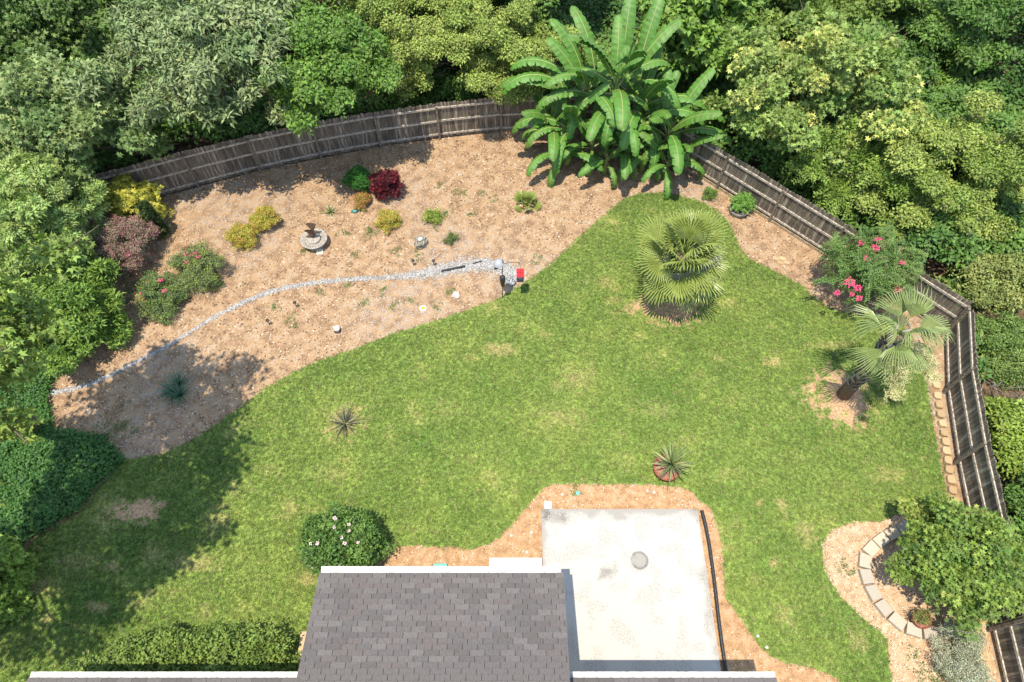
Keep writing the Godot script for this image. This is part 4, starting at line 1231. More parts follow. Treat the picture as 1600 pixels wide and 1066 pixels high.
func frond_set(t: Node3D, top: Vector3, meshes: Array, m: Material, n: int, hi: float, lo: float, rg: RandomNumberGenerator, sc := 1.0, spread := 0.0, wild := 0.15):
	for i in n:
		var q := float(i) / (n - 1)
		var e := lerpf(hi, lo, pow(q, 0.9)) + rg.randf_range(-wild, wild)
		var b := Basis(Vector3.UP, i * 2.39996 + rg.randf_range(-wild, wild) * 1.5) * Basis(Vector3.RIGHT, -e) * Basis(Vector3.BACK, rg.randf_range(-0.35, 0.35) * (1.0 + wild * 2.0))
		part("frond", meshes[rg.randi() % meshes.size()], m, t, top + Vector3(0, -q * spread, 0), b.scaled(Vector3.ONE * sc * rg.randf_range(0.88, 1.08)))

func palms():
	var rg := RandomNumberGenerator.new(); rg.seed = 401
	# windmill palm in the lawn
	var t := thing("fan_palm", Vector3(5.9, 0, -14.85), "full round fan palm growing from a mulch ring in the lawn", "palm tree")
	var st := mst()
	var pts := []; var rad := []
	for i in 12:
		pts.append(Vector3(0, i * 0.225, 0)); rad.append(0.17 + 0.02 * (i % 2))
	tube(st, pts, rad, 10)
	part("trunk", fin(st), M.fibre, t)
	var fm := [fan(0.75, 1.0, 28, 1.9, 0.15, 1, 0.05), fan(0.65, 0.95, 26, 1.8, 0.35, 2, 0.05), fan(0.8, 1.0, 28, 2.0, 0.25, 3, 0.05), fan(0.7, 0.95, 26, 1.7, 0.5, 4, 0.05)]
	frond_set(t, Vector3(0, 2.6, 0), fm, M.palm, 46, 1.15, -0.75, rg, 1.12, 0.7, 0.3)
	for k in 4:
		part("frond", fm[1], M.dead_frond, t, Vector3(0, 2.4, 0), Basis(Vector3.UP, [0.2, 1.6, 1.8, -1.9][k]) * Basis(Vector3.RIGHT, [0.9, -0.1, 0.15, 0.9][k]))
	# cabbage palm with boots
	t = thing("cabbage_palm", Vector3(11.4, 0, -10.7), "tall cabbage palm with criss-cross trunk and drooping pale fronds", "palm tree")
	st = mst()
	tube(st, [Vector3(0, -0.03, 0), Vector3(0.02, 1.2, 0), Vector3(0.03, 2.6, -0.02), Vector3(0.03, 3.9, -0.02)], [0.24, 0.2, 0.19, 0.17], 12)
	part("trunk", fin(st), M.fibre, t)
	var bt := mst(); bt.set_smooth_group(-1)
	var boot := Vector3(0, 0.3, 0)
	tri(bt, Vector3(-0.09, 0, 0), Vector3(0, 0.02, 0.04), Vector3(-0.03, 0.34, 0.13)); tri(bt, Vector3(0, 0.02, 0.04), Vector3(0.03, 0.34, 0.13), Vector3(-0.03, 0.34, 0.13)); tri(bt, Vector3(0, 0.02, 0.04), Vector3(0.09, 0, 0), Vector3(0.03, 0.34, 0.13))
	tri(bt, Vector3(-0.09, 0, 0), Vector3(-0.03, 0.34, 0.13), Vector3(0, 0.06, -0.01)); tri(bt, Vector3(0.09, 0, 0), Vector3(0, 0.06, -0.01), Vector3(0.03, 0.34, 0.13)); tri(bt, Vector3(0, 0.06, -0.01), Vector3(-0.03, 0.34, 0.13), Vector3(0.03, 0.34, 0.13))
	var bm := fin(bt)
	for i in 84:
		var y := 0.75 + i * 0.037
		var a := i * 2.39996
		part("boot", bm, M.boot[rg.randi() % 3], t, Vector3(sin(a) * 0.18, y, cos(a) * 0.18), Basis(Vector3.UP, a) * Basis(Vector3.BACK, 0.3 if i % 2 == 0 else -0.3))
	var sm := [fan(0.6, 1.2, 20, 1.0, 0.8, 11, 0.042), fan(0.65, 1.15, 18, 0.85, 1.1, 12, 0.042), fan(0.55, 1.2, 20, 1.1, 0.65, 13, 0.042)]
	frond_set(t, Vector3(0.03, 3.95, 0), sm, M.sabal, 14, 1.15, -0.6, rg, 0.95, 0.25)
	# drooping cream flower sprays
	var fl := make_sprig(60, 0.05, 0.03, 0.20, "broad", 41)
	for p in [[-0.05, 3.05, 1.3, 1.0], [1.05, 3.25, 0.8, 0.8]]:
		var s2 := mst()
		var e := Vector3(p[0], p[1], p[2])
		tube(s2, [Vector3(0, 3.9, 0), e * Vector3(0.6, 1.08, 0.6), e + Vector3(0, -0.25, 0)], [0.02, 0.015, 0.006], 5)
		var sp := part("flower_spray", fin(s2), M.banana_rib, t)
		var tf := []; var cols := PackedColorArray()
		for k in 95:
			var q := rg.randf()
			tf.append(Transform3D(facing(Vector3(rg.randfn(), 1, rg.randfn()), rg.randf() * TAU).scaled(Vector3.ONE * rg.randf_range(0.5, 0.9)), Vector3(e.x * lerpf(0.5, 1.15, q), lerpf(3.85, e.y - 0.3, q), e.z * lerpf(0.5, 1.15, q)) + Vector3(rg.randfn(), rg.randfn() * 0.6, rg.randfn()) * 0.13))
			cols.append(Color(1, 1, 1) * rg.randf_range(0.85, 1.1))
		scatter("blossoms", sp, fl, M.cream, tf, cols).set_meta("kind", "stuff")

func shrubs():
	var rg := RandomNumberGenerator.new(); rg.seed = 501
	shrub("golden_cypress", Vector3(-14.95, 0, -18.75), Vector3(1.05, 0.85, 0.85), 30, 0.36, "plume", 2900, Color(0.46, 0.45, 0.05), Color(0.62, 0.60, 0.10), 0.5, 0.85, 511, "rounded golden yellow shrub against the back fence", 0.5)
	# clipped columnar yew
	var y := thing("columnar_yew", Vector3(-13.95, 0, -17.85), "narrow dark green column shrub beside the golden yellow shrub", "shrub")
	var st := mst()
	tube(st, [Vector3(0, -0.03, 0), Vector3(0, 1.4, 0)], [0.05, 0.02], 6)
	part("stems", fin(st), M.bark, y)
	var lob := []
	for k in 9: lob.append([Vector3(0.03 * sin(k * 2.0), 0.16 + k * 0.17, 0.03 * cos(k * 2.0)), Vector3(0.27 - 0.012 * k, 0.2, 0.27 - 0.012 * k)])
	foliage("foliage", y, sprig.needle, M.leaf, lob, 1900, Color(0.053, 0.106, 0.030), Color(0.142, 0.202, 0.064), 0.7, 1.2, rg, 0.25, Color(0, 0, 0, 0), 0.0, 0.75)
	shrub("loropetalum", Vector3(-14.95, 0, -16.6), Vector3(1.2, 0.85, 1.12), 40, 0.38, "small", 4800, Color(0.24, 0.21, 0.12), Color(0.40, 0.33, 0.24), 0.55, 0.95, 512, "round dusky pink and grey-green shrub near the left end", 0.45, Color(0.46, 0.17, 0.20), 0.42)
	var r1 := shrub("rose_bush", Vector3(-11.9, 0, -15.75), Vector3(0.95, 0.62, 0.95), 22, 0.34, "small", 1700, Color(0.142, 0.202, 0.072), Color(0.260, 0.314, 0.111), 0.6, 0.95, 513, "rose bush with bright pink red blooms, the larger one", 0.3, Color(0.330, 0.414, 0.043), 0.16)
	var r2 := shrub("rose_bush", Vector3(-12.95, 0, -14.55), Vector3(0.75, 0.55, 0.9), 18, 0.32, "small", 1400, Color(0.106, 0.179, 0.060), Color(0.201, 0.280, 0.093), 0.6, 0.95, 514, "rose bush with few blooms, nearer the weeping maple", 0.3, Color(0.354, 0.426, 0.043), 0.14)
	for p in [[-0.35, 1.0, -0.5, 0], [-0.15, 1.15, -0.2, 0], [0.15, 1.15, -0.25, 0], [0.05, 1.2, -0.1, 0], [-0.55, 0.9, -0.35, 0], [-0.1, 1.05, 0.1, 0], [0.3, 1.1, -0.1, 0], [-0.25, 1.1, -0.6, 0], [-0.5, 0.75, 0.1, 1], [0.15, 0.95, -0.35, 1], [0.35, 0.85, 0.05, 1], [-0.3, 0.8, 0.35, 1]]:
		part("rose_bloom", sprig.bloom, M.flower_pink, r1 if p[3] == 0 else r2, Vector3(p[0], p[1], p[2]), Basis.IDENTITY.scaled(Vector3.ONE * rg.randf_range(0.9, 1.5)))
	var oy1 := Color(0.40, 0.40, 0.05); var oy2 := Color(0.62, 0.56, 0.10); var ot := Color(0.55, 0.20, 0.06)
	shrub("gold_spirea", Vector3(-10.6, 0, -17.5), Vector3(0.58, 0.34, 0.52), 24, 0.2, "small", 1500, oy1, oy2, 0.42, 0.7, 515, "yellow-orange low mound shrub, left one of the touching pair", 0.5, ot, 0.25)
	shrub("gold_spirea", Vector3(-9.85, 0, -18.35), Vector3(0.56, 0.36, 0.5), 24, 0.2, "small", 1500, oy1, oy2, 0.42, 0.7, 516, "yellow-orange low mound shrub, right one of the touching pair", 0.5, ot, 0.22)
	shrub("green_boxwood", Vector3(-6.35, 0, -20.35), Vector3(0.55, 0.48, 0.52), 24, 0.22, "small", 2000, Color(0.029, 0.146, 0.017), Color(0.071, 0.263, 0.025), 0.5, 0.8, 517, "round deep green shrub shaded near the back fence", 0.5)
	shrub("red_barberry", Vector3(-5.15, 0, -19.95), Vector3(0.48, 0.58, 0.5), 26, 0.2, "needle", 1900, Color(0.10, 0.03, 0.04), Color(0.26, 0.045, 0.06), 0.8, 1.3, 518, "upright dark red barberry beside the deep green shrub", 0.45, Color(0.40, 0.04, 0.06), 0.3, 0.7)
	shrub("nandina", Vector3(-6.1, 0, -19.45), Vector3(0.34, 0.24, 0.34), 14, 0.15, "small", 650, Color(0.38, 0.32, 0.06), Color(0.401, 0.403, 0.068), 0.42, 0.7, 519, "small red and yellow nandina in front of the green shrub", 0.5, Color(0.50, 0.06, 0.07), 0.4)
	shrub("nandina", Vector3(-4.95, 0, -18.35), Vector3(0.42, 0.28, 0.4), 18, 0.17, "small", 950, oy1, oy2, 0.42, 0.7, 520, "small yellow-orange nandina standing alone below the red barberry", 0.5, ot, 0.2)
	var ds := shrub("camellia", Vector3(-4.95, 0, -5.35), Vector3(1.12, 0.82, 0.95), 60, 0.3, "broad", 2700, Color(0.053, 0.134, 0.021), Color(0.153, 0.280, 0.047), 0.45, 0.75, 521, "dark green flowering shrub with pale blooms at the roof corner", 0.45)
	for p in [[-0.15, 1.45, -0.55], [0.3, 1.35, -0.4], [0.35, 1.4, -0.2], [0.75, 1.2, -0.4], [0.15, 1.45, 0.0], [0.25, 1.4, 0.15], [-0.9, 1.15, 0.1], [-0.3, 1.3, 0.55], [0.15, 1.25, 0.75], [0.3, 1.2, 0.8], [-0.15, 1.4, -0.3], [-1.3, 0.75, -0.1], [-0.75, 0.95, 0.7], [0.65, 1.3, 0.1], [-0.6, 1.4, 0.15]]:
		part("bloom", sprig.bloom, M.flower_white, ds, Vector3(p[0] * 0.9, p[1] + 0.2, p[2]), Basis(Vector3.UP, p[0] * 9.0).scaled(Vector3.ONE * rg.randf_range(0.65, 1.0)))
	# hedge under the eave
	var h := thing("hedge", Vector3(-8.8, 0, -2.35), "loose green hedge growing along the house under the lower gutter", "hedge")
	lob = []
	for k in 46: lob.append([Vector3(rg.randf_range(-2.9, 2.75), rg.randf_range(0.35, 0.85), rg.randf_range(-0.5, 0.6)), Vector3.ONE * rg.randf_range(0.28, 0.46)])
	st = mst()
	for k in 8: tube(st, [Vector3(-2.7 + k * 0.75, -0.03, 0.1), Vector3(-2.65 + k * 0.75, 0.5, 0.05), Vector3(-2.6 + k * 0.75, 0.85, 0.0)], [0.03, 0.02, 0.008], 5)
	part("stems", fin(st), M.bark, h)
	foliage("foliage", h, sprig.broad, M.leaf, lob, 3600, Color(0.118, 0.218, 0.030), Color(0.248, 0.336, 0.064), 0.4, 0.7, rg, 0.3)
	shrub("silver_bush", Vector3(12.35, 0, -2.35), Vector3(0.78, 0.5, 0.98), 30, 0.26, "small", 2300, Color(0.36, 0.38, 0.24), Color(0.56, 0.57, 0.42), 0.4, 0.65, 522, "silvery variegated bush below the stone ring by the fence", 0.4)
	shrub("fern_clump", Vector3(-3.25, 0, -18.6), Vector3(0.26, 0.24, 0.28), 10, 0.14, "pinnate", 120, Color(0.189, 0.280, 0.038), Color(0.319, 0.381, 0.060), 0.4, 0.65, 523, "small yellow-green fern on the mulch above the mossy rock", 0.4)
	shrub("weed_clump", Vector3(-2.4, 0, -17.5), Vector3(0.24, 0.18, 0.24), 9, 0.12, "small", 140, Color(0.083, 0.146, 0.034), Color(0.165, 0.224, 0.051), 0.4, 0.65, 524, "small dark green weed clump right of the mossy rock", 0.4)
	shrub("small_bush", Vector3(8.15, 0, -19.9), Vector3(0.26, 0.22, 0.24), 10, 0.13, "small", 330, Color(0.118, 0.235, 0.038), Color(0.201, 0.314, 0.060), 0.4, 0.65, 525, "small round green bush between the bananas and potted bowl", 0.4)

func garden_things():
	var rg := RandomNumberGenerator.new(); rg.seed = 601
	rosette("yucca", Vector3(-7.4, 0, -19.0), 26, 0.42, 0.035, M.yucca, 602, "small pale yucca above the bird bath")
	var ag := rosette("blue_yucca", Vector3(-11.65, 0, -10.75), 46, 0.62, 0.04, M.yucca_blue, 603, "blue-green double yucca rosette in the shaded mulch")
	for k in 2:
		var o := Node3D.new()
		o.name = "rosette"
		ag.add_child(o, true)
		o.position = [Vector3(0.34, 0.08, 0.14), Vector3(0.12, 0.0, -0.36)][k]
		rosette("", Vector3.ZERO, 40, 0.58, 0.04, M.yucca_blue, 604 + k, "", 0.15, 1.35, 0.25, 0.0, o)
	rosette("dark_yucca", Vector3(-5.6, 0, -9.6), 40, 0.66, 0.045, M.yucca_dark, 606, "purplish dark yucca on a bare patch in the lawn", 0.1, 1.1, 0.3)
	# palmetto seedling cluster
	var t := thing("palmetto", Vector3(0.6, 0, -19.35), "young green palmetto sprouting from the mulch near the bananas", "palmetto")
	var fm := [fan(0.35, 0.5, 18, 1.2, 0.2, 21, 0.04), fan(0.3, 0.45, 16, 1.0, 0.3, 22, 0.04)]
	frond_set(t, Vector3(0, 0.02, 0), fm, M.palm, 13, 1.35, 0.2, rg, 0.95)
	# potted yucca
	t = thing("potted_yucca", Vector3(4.95, 0, -7.95), "spiky yucca in a low terracotta pot on the lawn", "potted plant")
	var st := mst()
	lathe(st, [Vector2(0.0, 0.0), Vector2(0.30, 0.0), Vector2(0.40, 0.24), Vector2(0.44, 0.25), Vector2(0.44, 0.31), Vector2(0.40, 0.31), Vector2(0.385, 0.25)], 32)
	part("pot", fin(st), M.terracotta, t)
	st = mst()
	lathe(st, [Vector2(0.388, 0.255), Vector2(0.2, 0.275), Vector2(0.0, 0.28)], 24)
	part("soil", fin(st), M.pot_soil, t)
	var pl := Node3D.new(); pl.name = "yucca"; t.add_child(pl, true); pl.position = Vector3(0.08, 0.26, 0.02)
	rosette("", Vector3.ZERO, 60, 0.78, 0.045, M.yucca, 607, "", 0.0, 1.4, 0.16, 0.35, pl)
	# bowl planter near the fence
	t = thing("bowl_planter", Vector3(9.2, 0, -19.0), "grey bowl planter of feathery green plants by the fence", "planter")
	st = mst()
	lathe(st, [Vector2(0.0, 0.0), Vector2(0.22, 0.0), Vector2(0.36, 0.12), Vector2(0.40, 0.26), Vector2(0.37, 0.28), Vector2(0.35, 0.22), Vector2(0.0, 0.2)], 28)
	part("bowl", fin(st), M.bowl_grey, t)
	st = mst()
	box(st, Vector3(0, 0.02, 0), Vector3(0.6, 0.04, 0.5), Basis(Vector3.UP, 0.5), 0.03)
	part("base_slab", fin(st), M.tan_stone[1], t)
	foliage("foliage", t, sprig.pinnate, M.leaf, lobes_in(Vector3(0.05, 0.5, 0), Vector3(0.34, 0.3, 0.32), 14, 0.17, rg), 420, Color(0.118, 0.291, 0.038), Color(0.212, 0.403, 0.060), 0.32, 0.55, rg)
	# pot in the ring
	t = thing("terracotta_pot", Vector3(11.65, 0.0, -3.4), "terracotta pot with a sparse small plant inside the stone ring", "pot")
	st = mst()
	lathe(st, [Vector2(0.0, 0.0), Vector2(0.17, 0.0), Vector2(0.23, 0.28), Vector2(0.26, 0.29), Vector2(0.26, 0.35), Vector2(0.23, 0.35), Vector2(0.215, 0.3)], 28)
	part("pot", fin(st), M.terracotta, t)
	st = mst()
	lathe(st, [Vector2(0.218, 0.3), Vector2(0.0, 0.315)], 20)
	part("soil", fin(st), M.pot_soil, t)
	foliage("foliage", t, sprig.small, M.leaf, lobes_in(Vector3(-0.1, 0.55, -0.05), Vector3(0.25, 0.2, 0.22), 9, 0.12, rg), 70, Color(0.165, 0.224, 0.043), Color(0.283, 0.302, 0.085), 0.4, 0.7, rg)
	# bird bath with statue
	t = thing("bird_bath", Vector3(-7.75, 0, -17.35), "round fluted stone basin on the mulch bed", "bird bath")
	st = mst()
	lathe(st, [Vector2(0.0, 0.0), Vector2(0.34, 0.0), Vector2(0.30, 0.06), Vector2(0.20, 0.10), Vector2(0.22, 0.22)], 24)
	part("pedestal", fin(st), M.bowl_stone, t)
	st = mst()
	lathe(st, [Vector2(0.2, 0.2), Vector2(0.40, 0.24), Vector2(0.52, 0.33), Vector2(0.53, 0.36), Vector2(0.49, 0.365), Vector2(0.34, 0.30), Vector2(0.0, 0.28)], 40)
	part("basin", fin(st), M.bowl_stone, t)
	for k in 30:
		var a := TAU * k / 30
		st = mst()
		box(st, Vector3.ZERO, Vector3(0.035, 0.03, 0.15), Basis.IDENTITY, 0.008)
		part("flute", fin(st), M.bowl_stone, t, Vector3(sin(a) * 0.41, 0.335, cos(a) * 0.41), Basis(Vector3.UP, a) * Basis(Vector3.RIGHT, -0.38))
	st = mst()
	lathe(st, [Vector2(0.0, 0.24), Vector2(0.25, 0.28), Vector2(0.27, 0.38), Vector2(0.24, 0.39), Vector2(0.0, 0.38)], 24)
	part("tier", fin(st), M.bowl_stone, t)
	# bird statue: body, raised wings, tail and head in one figure
	st = mst()
	st.append_from(blob(Vector3(0.11, 0.17, 0.10), 0.1, 7, 16, 12), 0, Transform3D(Basis(Vector3.BACK, 0.5), Vector3(0.0, 0.20, 0.02)))
	st.append_from(blob(Vector3(0.075, 0.07, 0.065), 0.05, 8, 14, 10), 0, Transform3D(Basis.IDENTITY, Vector3(0.17, 0.30, 0.02)))
	tube(st, [Vector3(0.06, 0.27, 0.02), Vector3(0.12, 0.31, 0.02), Vector3(0.17, 0.31, 0.02)], [0.08, 0.06, 0.055], 10)
	tube(st, [Vector3(0.22, 0.3, 0.02), Vector3(0.27, 0.27, 0.02), Vector3(0.28, 0.24, 0.02)], [0.03, 0.018, 0.004], 7)
	for s in [-1.0, 1.0]:
		st.set_smooth_group(-1)
		var w0 := Vector3(0.05, 0.25, 0.08 * s)
		for k in 6:
			var a := lerpf(0.9, 2.1, k / 5.0)
			var tip := w0 + Vector3(cos(a) * 0.30 - 0.05, sin(a) * 0.36, 0.10 * s)
			var sd := Vector3(sin(a), -cos(a), 0.0) * 0.045
			quad(st, w0 - sd * 0.6 + Vector3(0, 0, 0.012 * s), tip - sd, tip + sd, w0 + sd * 0.6 + Vector3(0, 0, 0.012 * s))
			quad(st, w0 - sd * 0.6 - Vector3(0, 0, 0.012 * s), tip - sd - Vector3(0, 0, 0.015 * s), tip + sd - Vector3(0, 0, 0.015 * s), w0 + sd * 0.6 - Vector3(0, 0, 0.012 * s))
	tube(st, [Vector3(-0.06, 0.12, 0.02), Vector3(-0.16, 0.05, 0.02), Vector3(-0.24, 0.01, 0.02)], [0.06, 0.05, 0.03], 8)
	tag(part("bird_statue", fin(st), M.statue, self, Vector3(-7.78, 0.38, -17.42)), "brown bird statue with raised wings standing on the stone basin", "statue")
	st = mst()
	box(st, Vector3(0, 0.025, 0), Vector3(0.25, 0.05, 0.24), Basis(Vector3.UP, 0.15), 0.02)
	var pq := part("square_plaque", fin(st), M.white, self, Vector3(-7.53, 0, -16.95))
	tag(pq, "small white square plaque with yellow pattern below the basin", "plaque")
	for k in 4:
		part("motif", blob(Vector3(0.032, 0.006, 0.032), 0.1, k, 8, 4), M.yellow, pq, Vector3(-0.045 + 0.09 * (k % 2), 0.052, -0.04 + 0.08 * (k / 2)))
	tag(part("turtle_ornament", blob(Vector3(0.14, 0.07, 0.10), 0.2, 12), M.teal_dark, self, Vector3(-6.4, 0.05, -19.05)), "small turquoise ornament lying below the red nandina", "ornament")
	# rocks
	var rk := part("mossy_rock", blob(Vector3(0.24, 0.24, 0.27), 0.42, 21, 18, 12, true), M.rock, self, Vector3(-3.6, 0.14, -17.35))
	tag(rk, "mossy grey rock with a white cap on the mulch", "rock")
	part("white_cap", blob(Vector3(0.10, 0.05, 0.10), 0.3, 22, 12, 7), M.white_rock, rk, Vector3(0.02, 0.24, 0.05))
	tag(part("white_stone", blob(Vector3(0.14, 0.11, 0.13), 0.4, 23, 12, 8, true), M.white_rock, self, Vector3(-2.1, 0.06, -14.85)), "whitish stone lying on the mulch left of the feeder pole", "stone")
	var fg := part("white_figurine", blob(Vector3(0.13, 0.12, 0.11), 0.3, 24, 12, 8), M.white_rock, self, Vector3(-6.37, 0.08, -13.36))
	tag(fg, "small white and dark figurine on mulch near the lawn edge", "figurine")
	part("base", blob(Vector3(0.14, 0.05, 0.11), 0.3, 25, 12, 6), M.black, fg, Vector3(0.03, -0.06, 0.07))
	st = mst()
	lathe(st, [Vector2(0.13, 0.0), Vector2(0.13, 0.025), Vector2(0.085, 0.03)], 20)
	var dk := part("valve_ring", fin(st), M.white, self, Vector3(-3.31, 0, -14.29))
	tag(dk, "white ring with a yellow centre set in the mulch", "valve cover")
	st = mst()
	lathe(st, [Vector2(0.085, 0.0), Vector2(0.08, 0.04), Vector2(0.0, 0.045)], 18)
	part("lid", fin(st), M.yellow, dk)
	# stones in the gravel
	var i := 0
	for p in [[-0.02, -5.85], [0.45, -5.35], [0.6, -5.95], [4.3, -7.28], [4.5, -7.22], [7.0, -3.0], [7.2, -2.7], [1.6, -7.15]]:
		tag(part("white_pebble", blob(Vector3(0.05, 0.035, 0.045), 0.35, 30 + i, 8, 6, true), M.white_rock, self, Vector3(p[0], 0.025, p[1])), "loose white pebble lying on the orange gravel round the patio", "pebble", "loose white pebbles on the patio gravel")
		i += 1
	# dark fabric showing through the pale stones
	for p in [[-2.26, -16.11, 0.95, 0.09, 0.255, "long black strip of edging showing through the white path stones"], [-1.33, -16.42, 0.36, 0.05, 0.35, "short black strip of edging in the white path stones"]]:
		st = mst()
		box(st, Vector3(0, 0.02, 0), Vector3(p[2], 0.05, p[3]), Basis.IDENTITY, 0.01)
		tag(part("edging_strip", fin(st), M.black, self, Vector3(p[0], 0.01, p[1]), Basis(Vector3.UP, p[4])), p[5], "edging")
	# solar stake lights
	i = 0
	for p in [[-3.81, -16.3, "left one of two black stake lights by the pale path"], [-3.02, -16.3, "right one of two black stake lights by the pale path"], [-8.02, -14.35, "black stake light on the mulch below the path bend"], [-8.88, -13.56, "black stake light nearest the lawn left of the figurine"]]:
		t = thing("stake_light", Vector3(p[0], 0, p[1]), p[2], "garden light", "black solar stake lights")
		st = mst()
		tube(st, [Vector3(0, -0.02, 0), Vector3(0.01, 0.28, 0)], [0.012, 0.012], 7)
		part("stake", fin(st), M.metal_black, t)
		st = mst()
		lathe(st, [Vector2(0.03, 0.22), Vector2(0.035, 0.28), Vector2(0.065, 0.29), Vector2(0.06, 0.315), Vector2(0.0, 0.325)], 14)
		part("lamp_cap", fin(st), M.metal_black, t, Vector3(0.01, 0, 0))
	feeder()
	# pale bricks in the soil by the fence
	t = thing("paver_pad", Vector3(10.4, 0, -16.55), "few pale pavers sunk in the soil by the fence", "pavers")
	for k in 4:
		st = mst()
		box(st, Vector3.ZERO, Vector3(0.24, 0.05, 0.17), Basis.IDENTITY, 0.01)
		part("paver", fin(st), M.tan_stone[k % 3], t, Vector3([-0.14, 0.12, 0.0, 0.24][k], 0.02, [-0.08, -0.06, 0.13, 0.12][k]), Basis(Vector3.UP, -0.5 + 0.06 * k))

func feeder():
	var t := thing("feeder_pole", Vector3(-0.36, 0, -14.76), "black bird feeder pole with baffle and grey dome at lawn edge", "bird feeder")
	var st := mst()
	tube(st, [Vector3(0, -0.05, 0), Vector3(0.02, 1.2, 0), Vector3(0.04, 2.3, 0)], [0.016, 0.016, 0.014], 8)
	part("pole", fin(st), M.metal_black, t)
	st = mst()
	lathe(st, [Vector2(0.02, 0.72), Vector2(0.07, 0.8), Vector2(0.105, 1.12), Vector2(0.10, 1.3), Vector2(0.05, 1.36), Vector2(0.02, 1.37)], 18)
	part("baffle", fin(st), M.metal_black, t, Vector3(0.02, 0, 0))
	st = mst()
	tube(st, [Vector3(0.03, 1.72, 0), Vector3(-0.08, 1.78, 0.02), Vector3(-0.17, 1.86, 0.03)], [0.012, 0.012, 0.01], 6)
	tube(st, [Vector3(0.035, 2.05, 0), Vector3(0.3, 2.16, 0.0), Vector3(0.58, 2.1, -0.05), Vector3(0.65, 1.98, -0.06)], [0.012, 0.011, 0.01, 0.008], 6)
	part("arm", fin(st), M.metal_black, t)
	part("hook_cup", blob(Vector3(0.07, 0.05, 0.06), 0.1, 61, 10, 7), M.metal_black, t, Vector3(-0.2, 1.86, 0.03))
	st = mst()
	lathe(st, [Vector2(0.20, -0.08), Vector2(0.18, -0.02), Vector2(0.12, 0.05), Vector2(0.0, 0.10)], 24)
	var dm := part("dome", fin(st), M.grey, t, Vector3(-0.12, 2.1, -0.05), Basis(Vector3.BACK, 0.2))
	st = mst()
	tube(st, [Vector3(0, -0.25, 0), Vector3(0, 0.02, 0)], [0.05, 0.05], 10)
	part("seed_tube", fin(st), M.grey, dm)
	# red hanging feeder
	t = thing("red_feeder", Vector3(0.3, 1.0, -14.95), "red roofed feeder hanging from the black pole's arm", "bird feeder")
	st = mst()
	box(st, Vector3(0, 0.30, 0), Vector3(0.27, 0.025, 0.36), Basis(Vector3.RIGHT, 0.12), 0.01)
	box(st, Vector3(0, 0.322, 0), Vector3(0.06, 0.012, 0.04), Basis(Vector3.RIGHT, 0.12))
	part("roof", fin(st), M.red, t)
	st = mst()
	box(st, Vector3(0, 0.16, 0.0), Vector3(0.17, 0.24, 0.2), Basis.IDENTITY, 0.01)
	part("hopper", fin(st), M.grey, t)
	st = mst()
	box(st, Vector3(0, 0.02, 0.03), Vector3(0.25, 0.03, 0.34), Basis.IDENTITY, 0.01)
	part("tray", fin(st), M.metal_black, t)
	st = mst()
	tube(st, [Vector3(0.0, 0.3, 0.0), Vector3(0.0, 0.98, 0.12)], [0.004, 0.004], 5)
	part("hanger", fin(st), M.metal_black, t)
	# wire basket on the ground by the pole
	t = thing("grey_basket", Vector3(-0.05, 0, -15.45), "grey and black round basket on the ground beside the pole", "basket")
	st = mst()
	lathe(st, [Vector2(0.0, 0.01), Vector2(0.15, 0.01), Vector2(0.2, 0.16), Vector2(0.185, 0.165), Vector2(0.14, 0.03), Vector2(0.0, 0.03)], 20)
	part("bowl", fin(st), M.grey, t)
	for k in 4:
		st = mst()
		var a := TAU * k / 4 + 0.4
		tube(st, [Vector3(cos(a) * 0.2, 0.15, sin(a) * 0.2), Vector3(cos(a) * 0.12, 0.3, sin(a) * 0.12), Vector3(0, 0.34, 0)], [0.012, 0.012, 0.012], 6)
		part("wire", fin(st), M.metal_black, t)

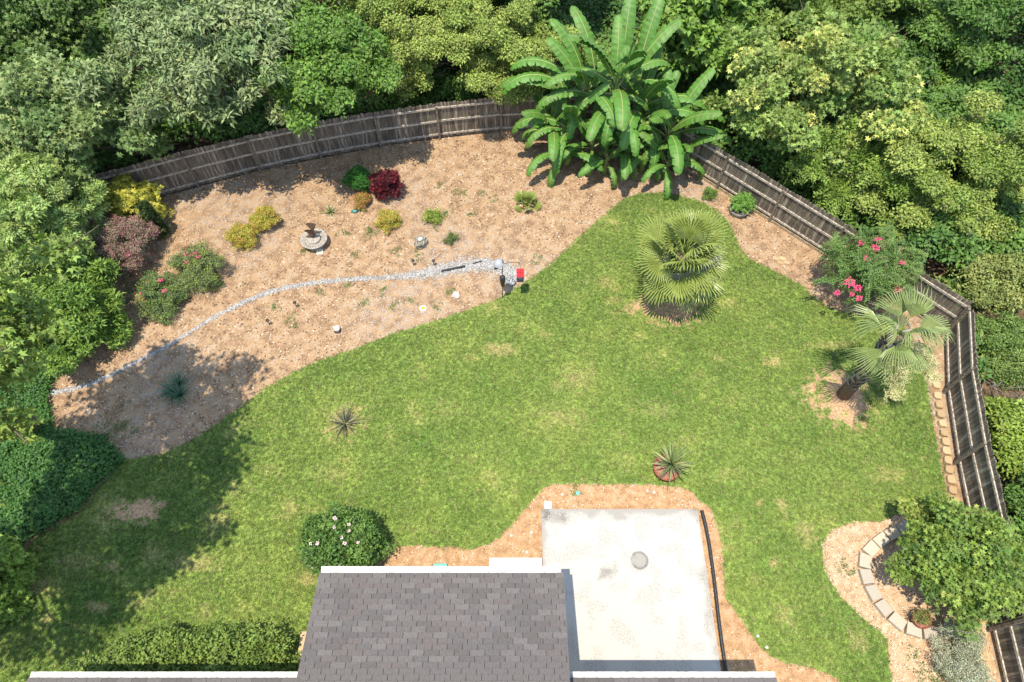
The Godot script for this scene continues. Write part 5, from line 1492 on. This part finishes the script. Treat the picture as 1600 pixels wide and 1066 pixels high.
func edging():
	var rg := RandomNumberGenerator.new(); rg.seed = 701
	# curved wall of trapezoid blocks round the maple
	var ring := smooth_line([[12.95, -6.32], [12.5, -6.22], [11.84, -6.0], [11.16, -5.66], [10.72, -5.33], [10.5, -4.94], [10.5, -4.48], [10.63, -3.98], [10.88, -3.55], [11.22, -3.22], [11.69, -3.07], [12.23, -3.05], [12.74, -3.17]], 2)
	var t := thing("stone_ring", Vector3(11.9, 0, -4.6), "curved low wall of grey tan blocks round the maple", "stone edging")
	var acc := 0.0
	var last := Vector2(ring[0][0], ring[0][1])
	var step := 0.46
	var blocks := []
	for i in range(1, ring.size()):
		var p := Vector2(ring[i][0], ring[i][1])
		while acc + last.distance_to(p) >= step:
			var q := last + (p - last).normalized() * (step - acc)
			blocks.append([(last + q) * 0.5 if acc < 0.01 else q, (p - last).normalized()])
			last = q; acc = 0.0
		acc += last.distance_to(p); last = p
	for b in blocks:
		var st := mst()
		var w := 0.45 * rg.randf_range(0.95, 1.0)
		prism(st, [Vector2(-w * 0.44, -0.17), Vector2(w * 0.44, -0.17), Vector2(w * 0.5, 0.17), Vector2(-w * 0.5, 0.17)], 0.0, 0.16 + rg.randf_range(0.0, 0.02), Vector3.ZERO, Basis.IDENTITY, 0.012)
		var d: Vector2 = b[1]
		part("block", fin(st), M.stone[rg.randi() % 4], t, Vector3(b[0].x, 0, b[0].y) - t.position, Basis(Vector3.UP, atan2(-d.y, d.x) + rg.randf_range(-0.05, 0.05)))
	# row of tan blocks along the right fence
	t = thing("block_edging", Vector3(14.4, 0, -9.0), "row of tan concrete blocks along the right-hand fence", "stone edging")
	var a := Vector2(14.62, -11.6)
	var line := [[14.78, -11.7], [14.62, -10.8], [14.35, -9.4], [14.05, -7.8], [13.82, -6.4], [13.62, -5.2], [13.45, -4.0], [13.3, -3.0], [13.12, -1.6], [12.9, 0.2]]
	for i in line.size() - 1:
		var p := Vector2(line[i][0], line[i][1]); var q := Vector2(line[i + 1][0], line[i + 1][1])
		var n := int(p.distance_to(q) / 0.31)
		for k in n:
			if i > 6 and rg.randf() < 0.3: continue
			var c := p.lerp(q, (k + 0.5) / n)
			var st := mst()
			var l := 0.135 * rg.randf_range(0.9, 1.03)
			prism(st, [Vector2(-0.10, -l), Vector2(0.06, -l), Vector2(0.12, -l * 0.55), Vector2(0.12, l * 0.55), Vector2(0.06, l), Vector2(-0.10, l), Vector2(-0.12, l * 0.7), Vector2(-0.12, -l * 0.7)], 0.0, 0.13 + rg.randf_range(-0.01, 0.03), Vector3.ZERO, Basis.IDENTITY, 0.01)
			var d := (q - p).normalized()
			part("block", fin(st), M.tan_stone[rg.randi() % 3], t, Vector3(c.x + rg.randf_range(-0.02, 0.02), 0, c.y) - t.position, Basis(Vector3.UP, atan2(-d.y, d.x) - PI * 0.5 + rg.randf_range(-0.08, 0.08)))
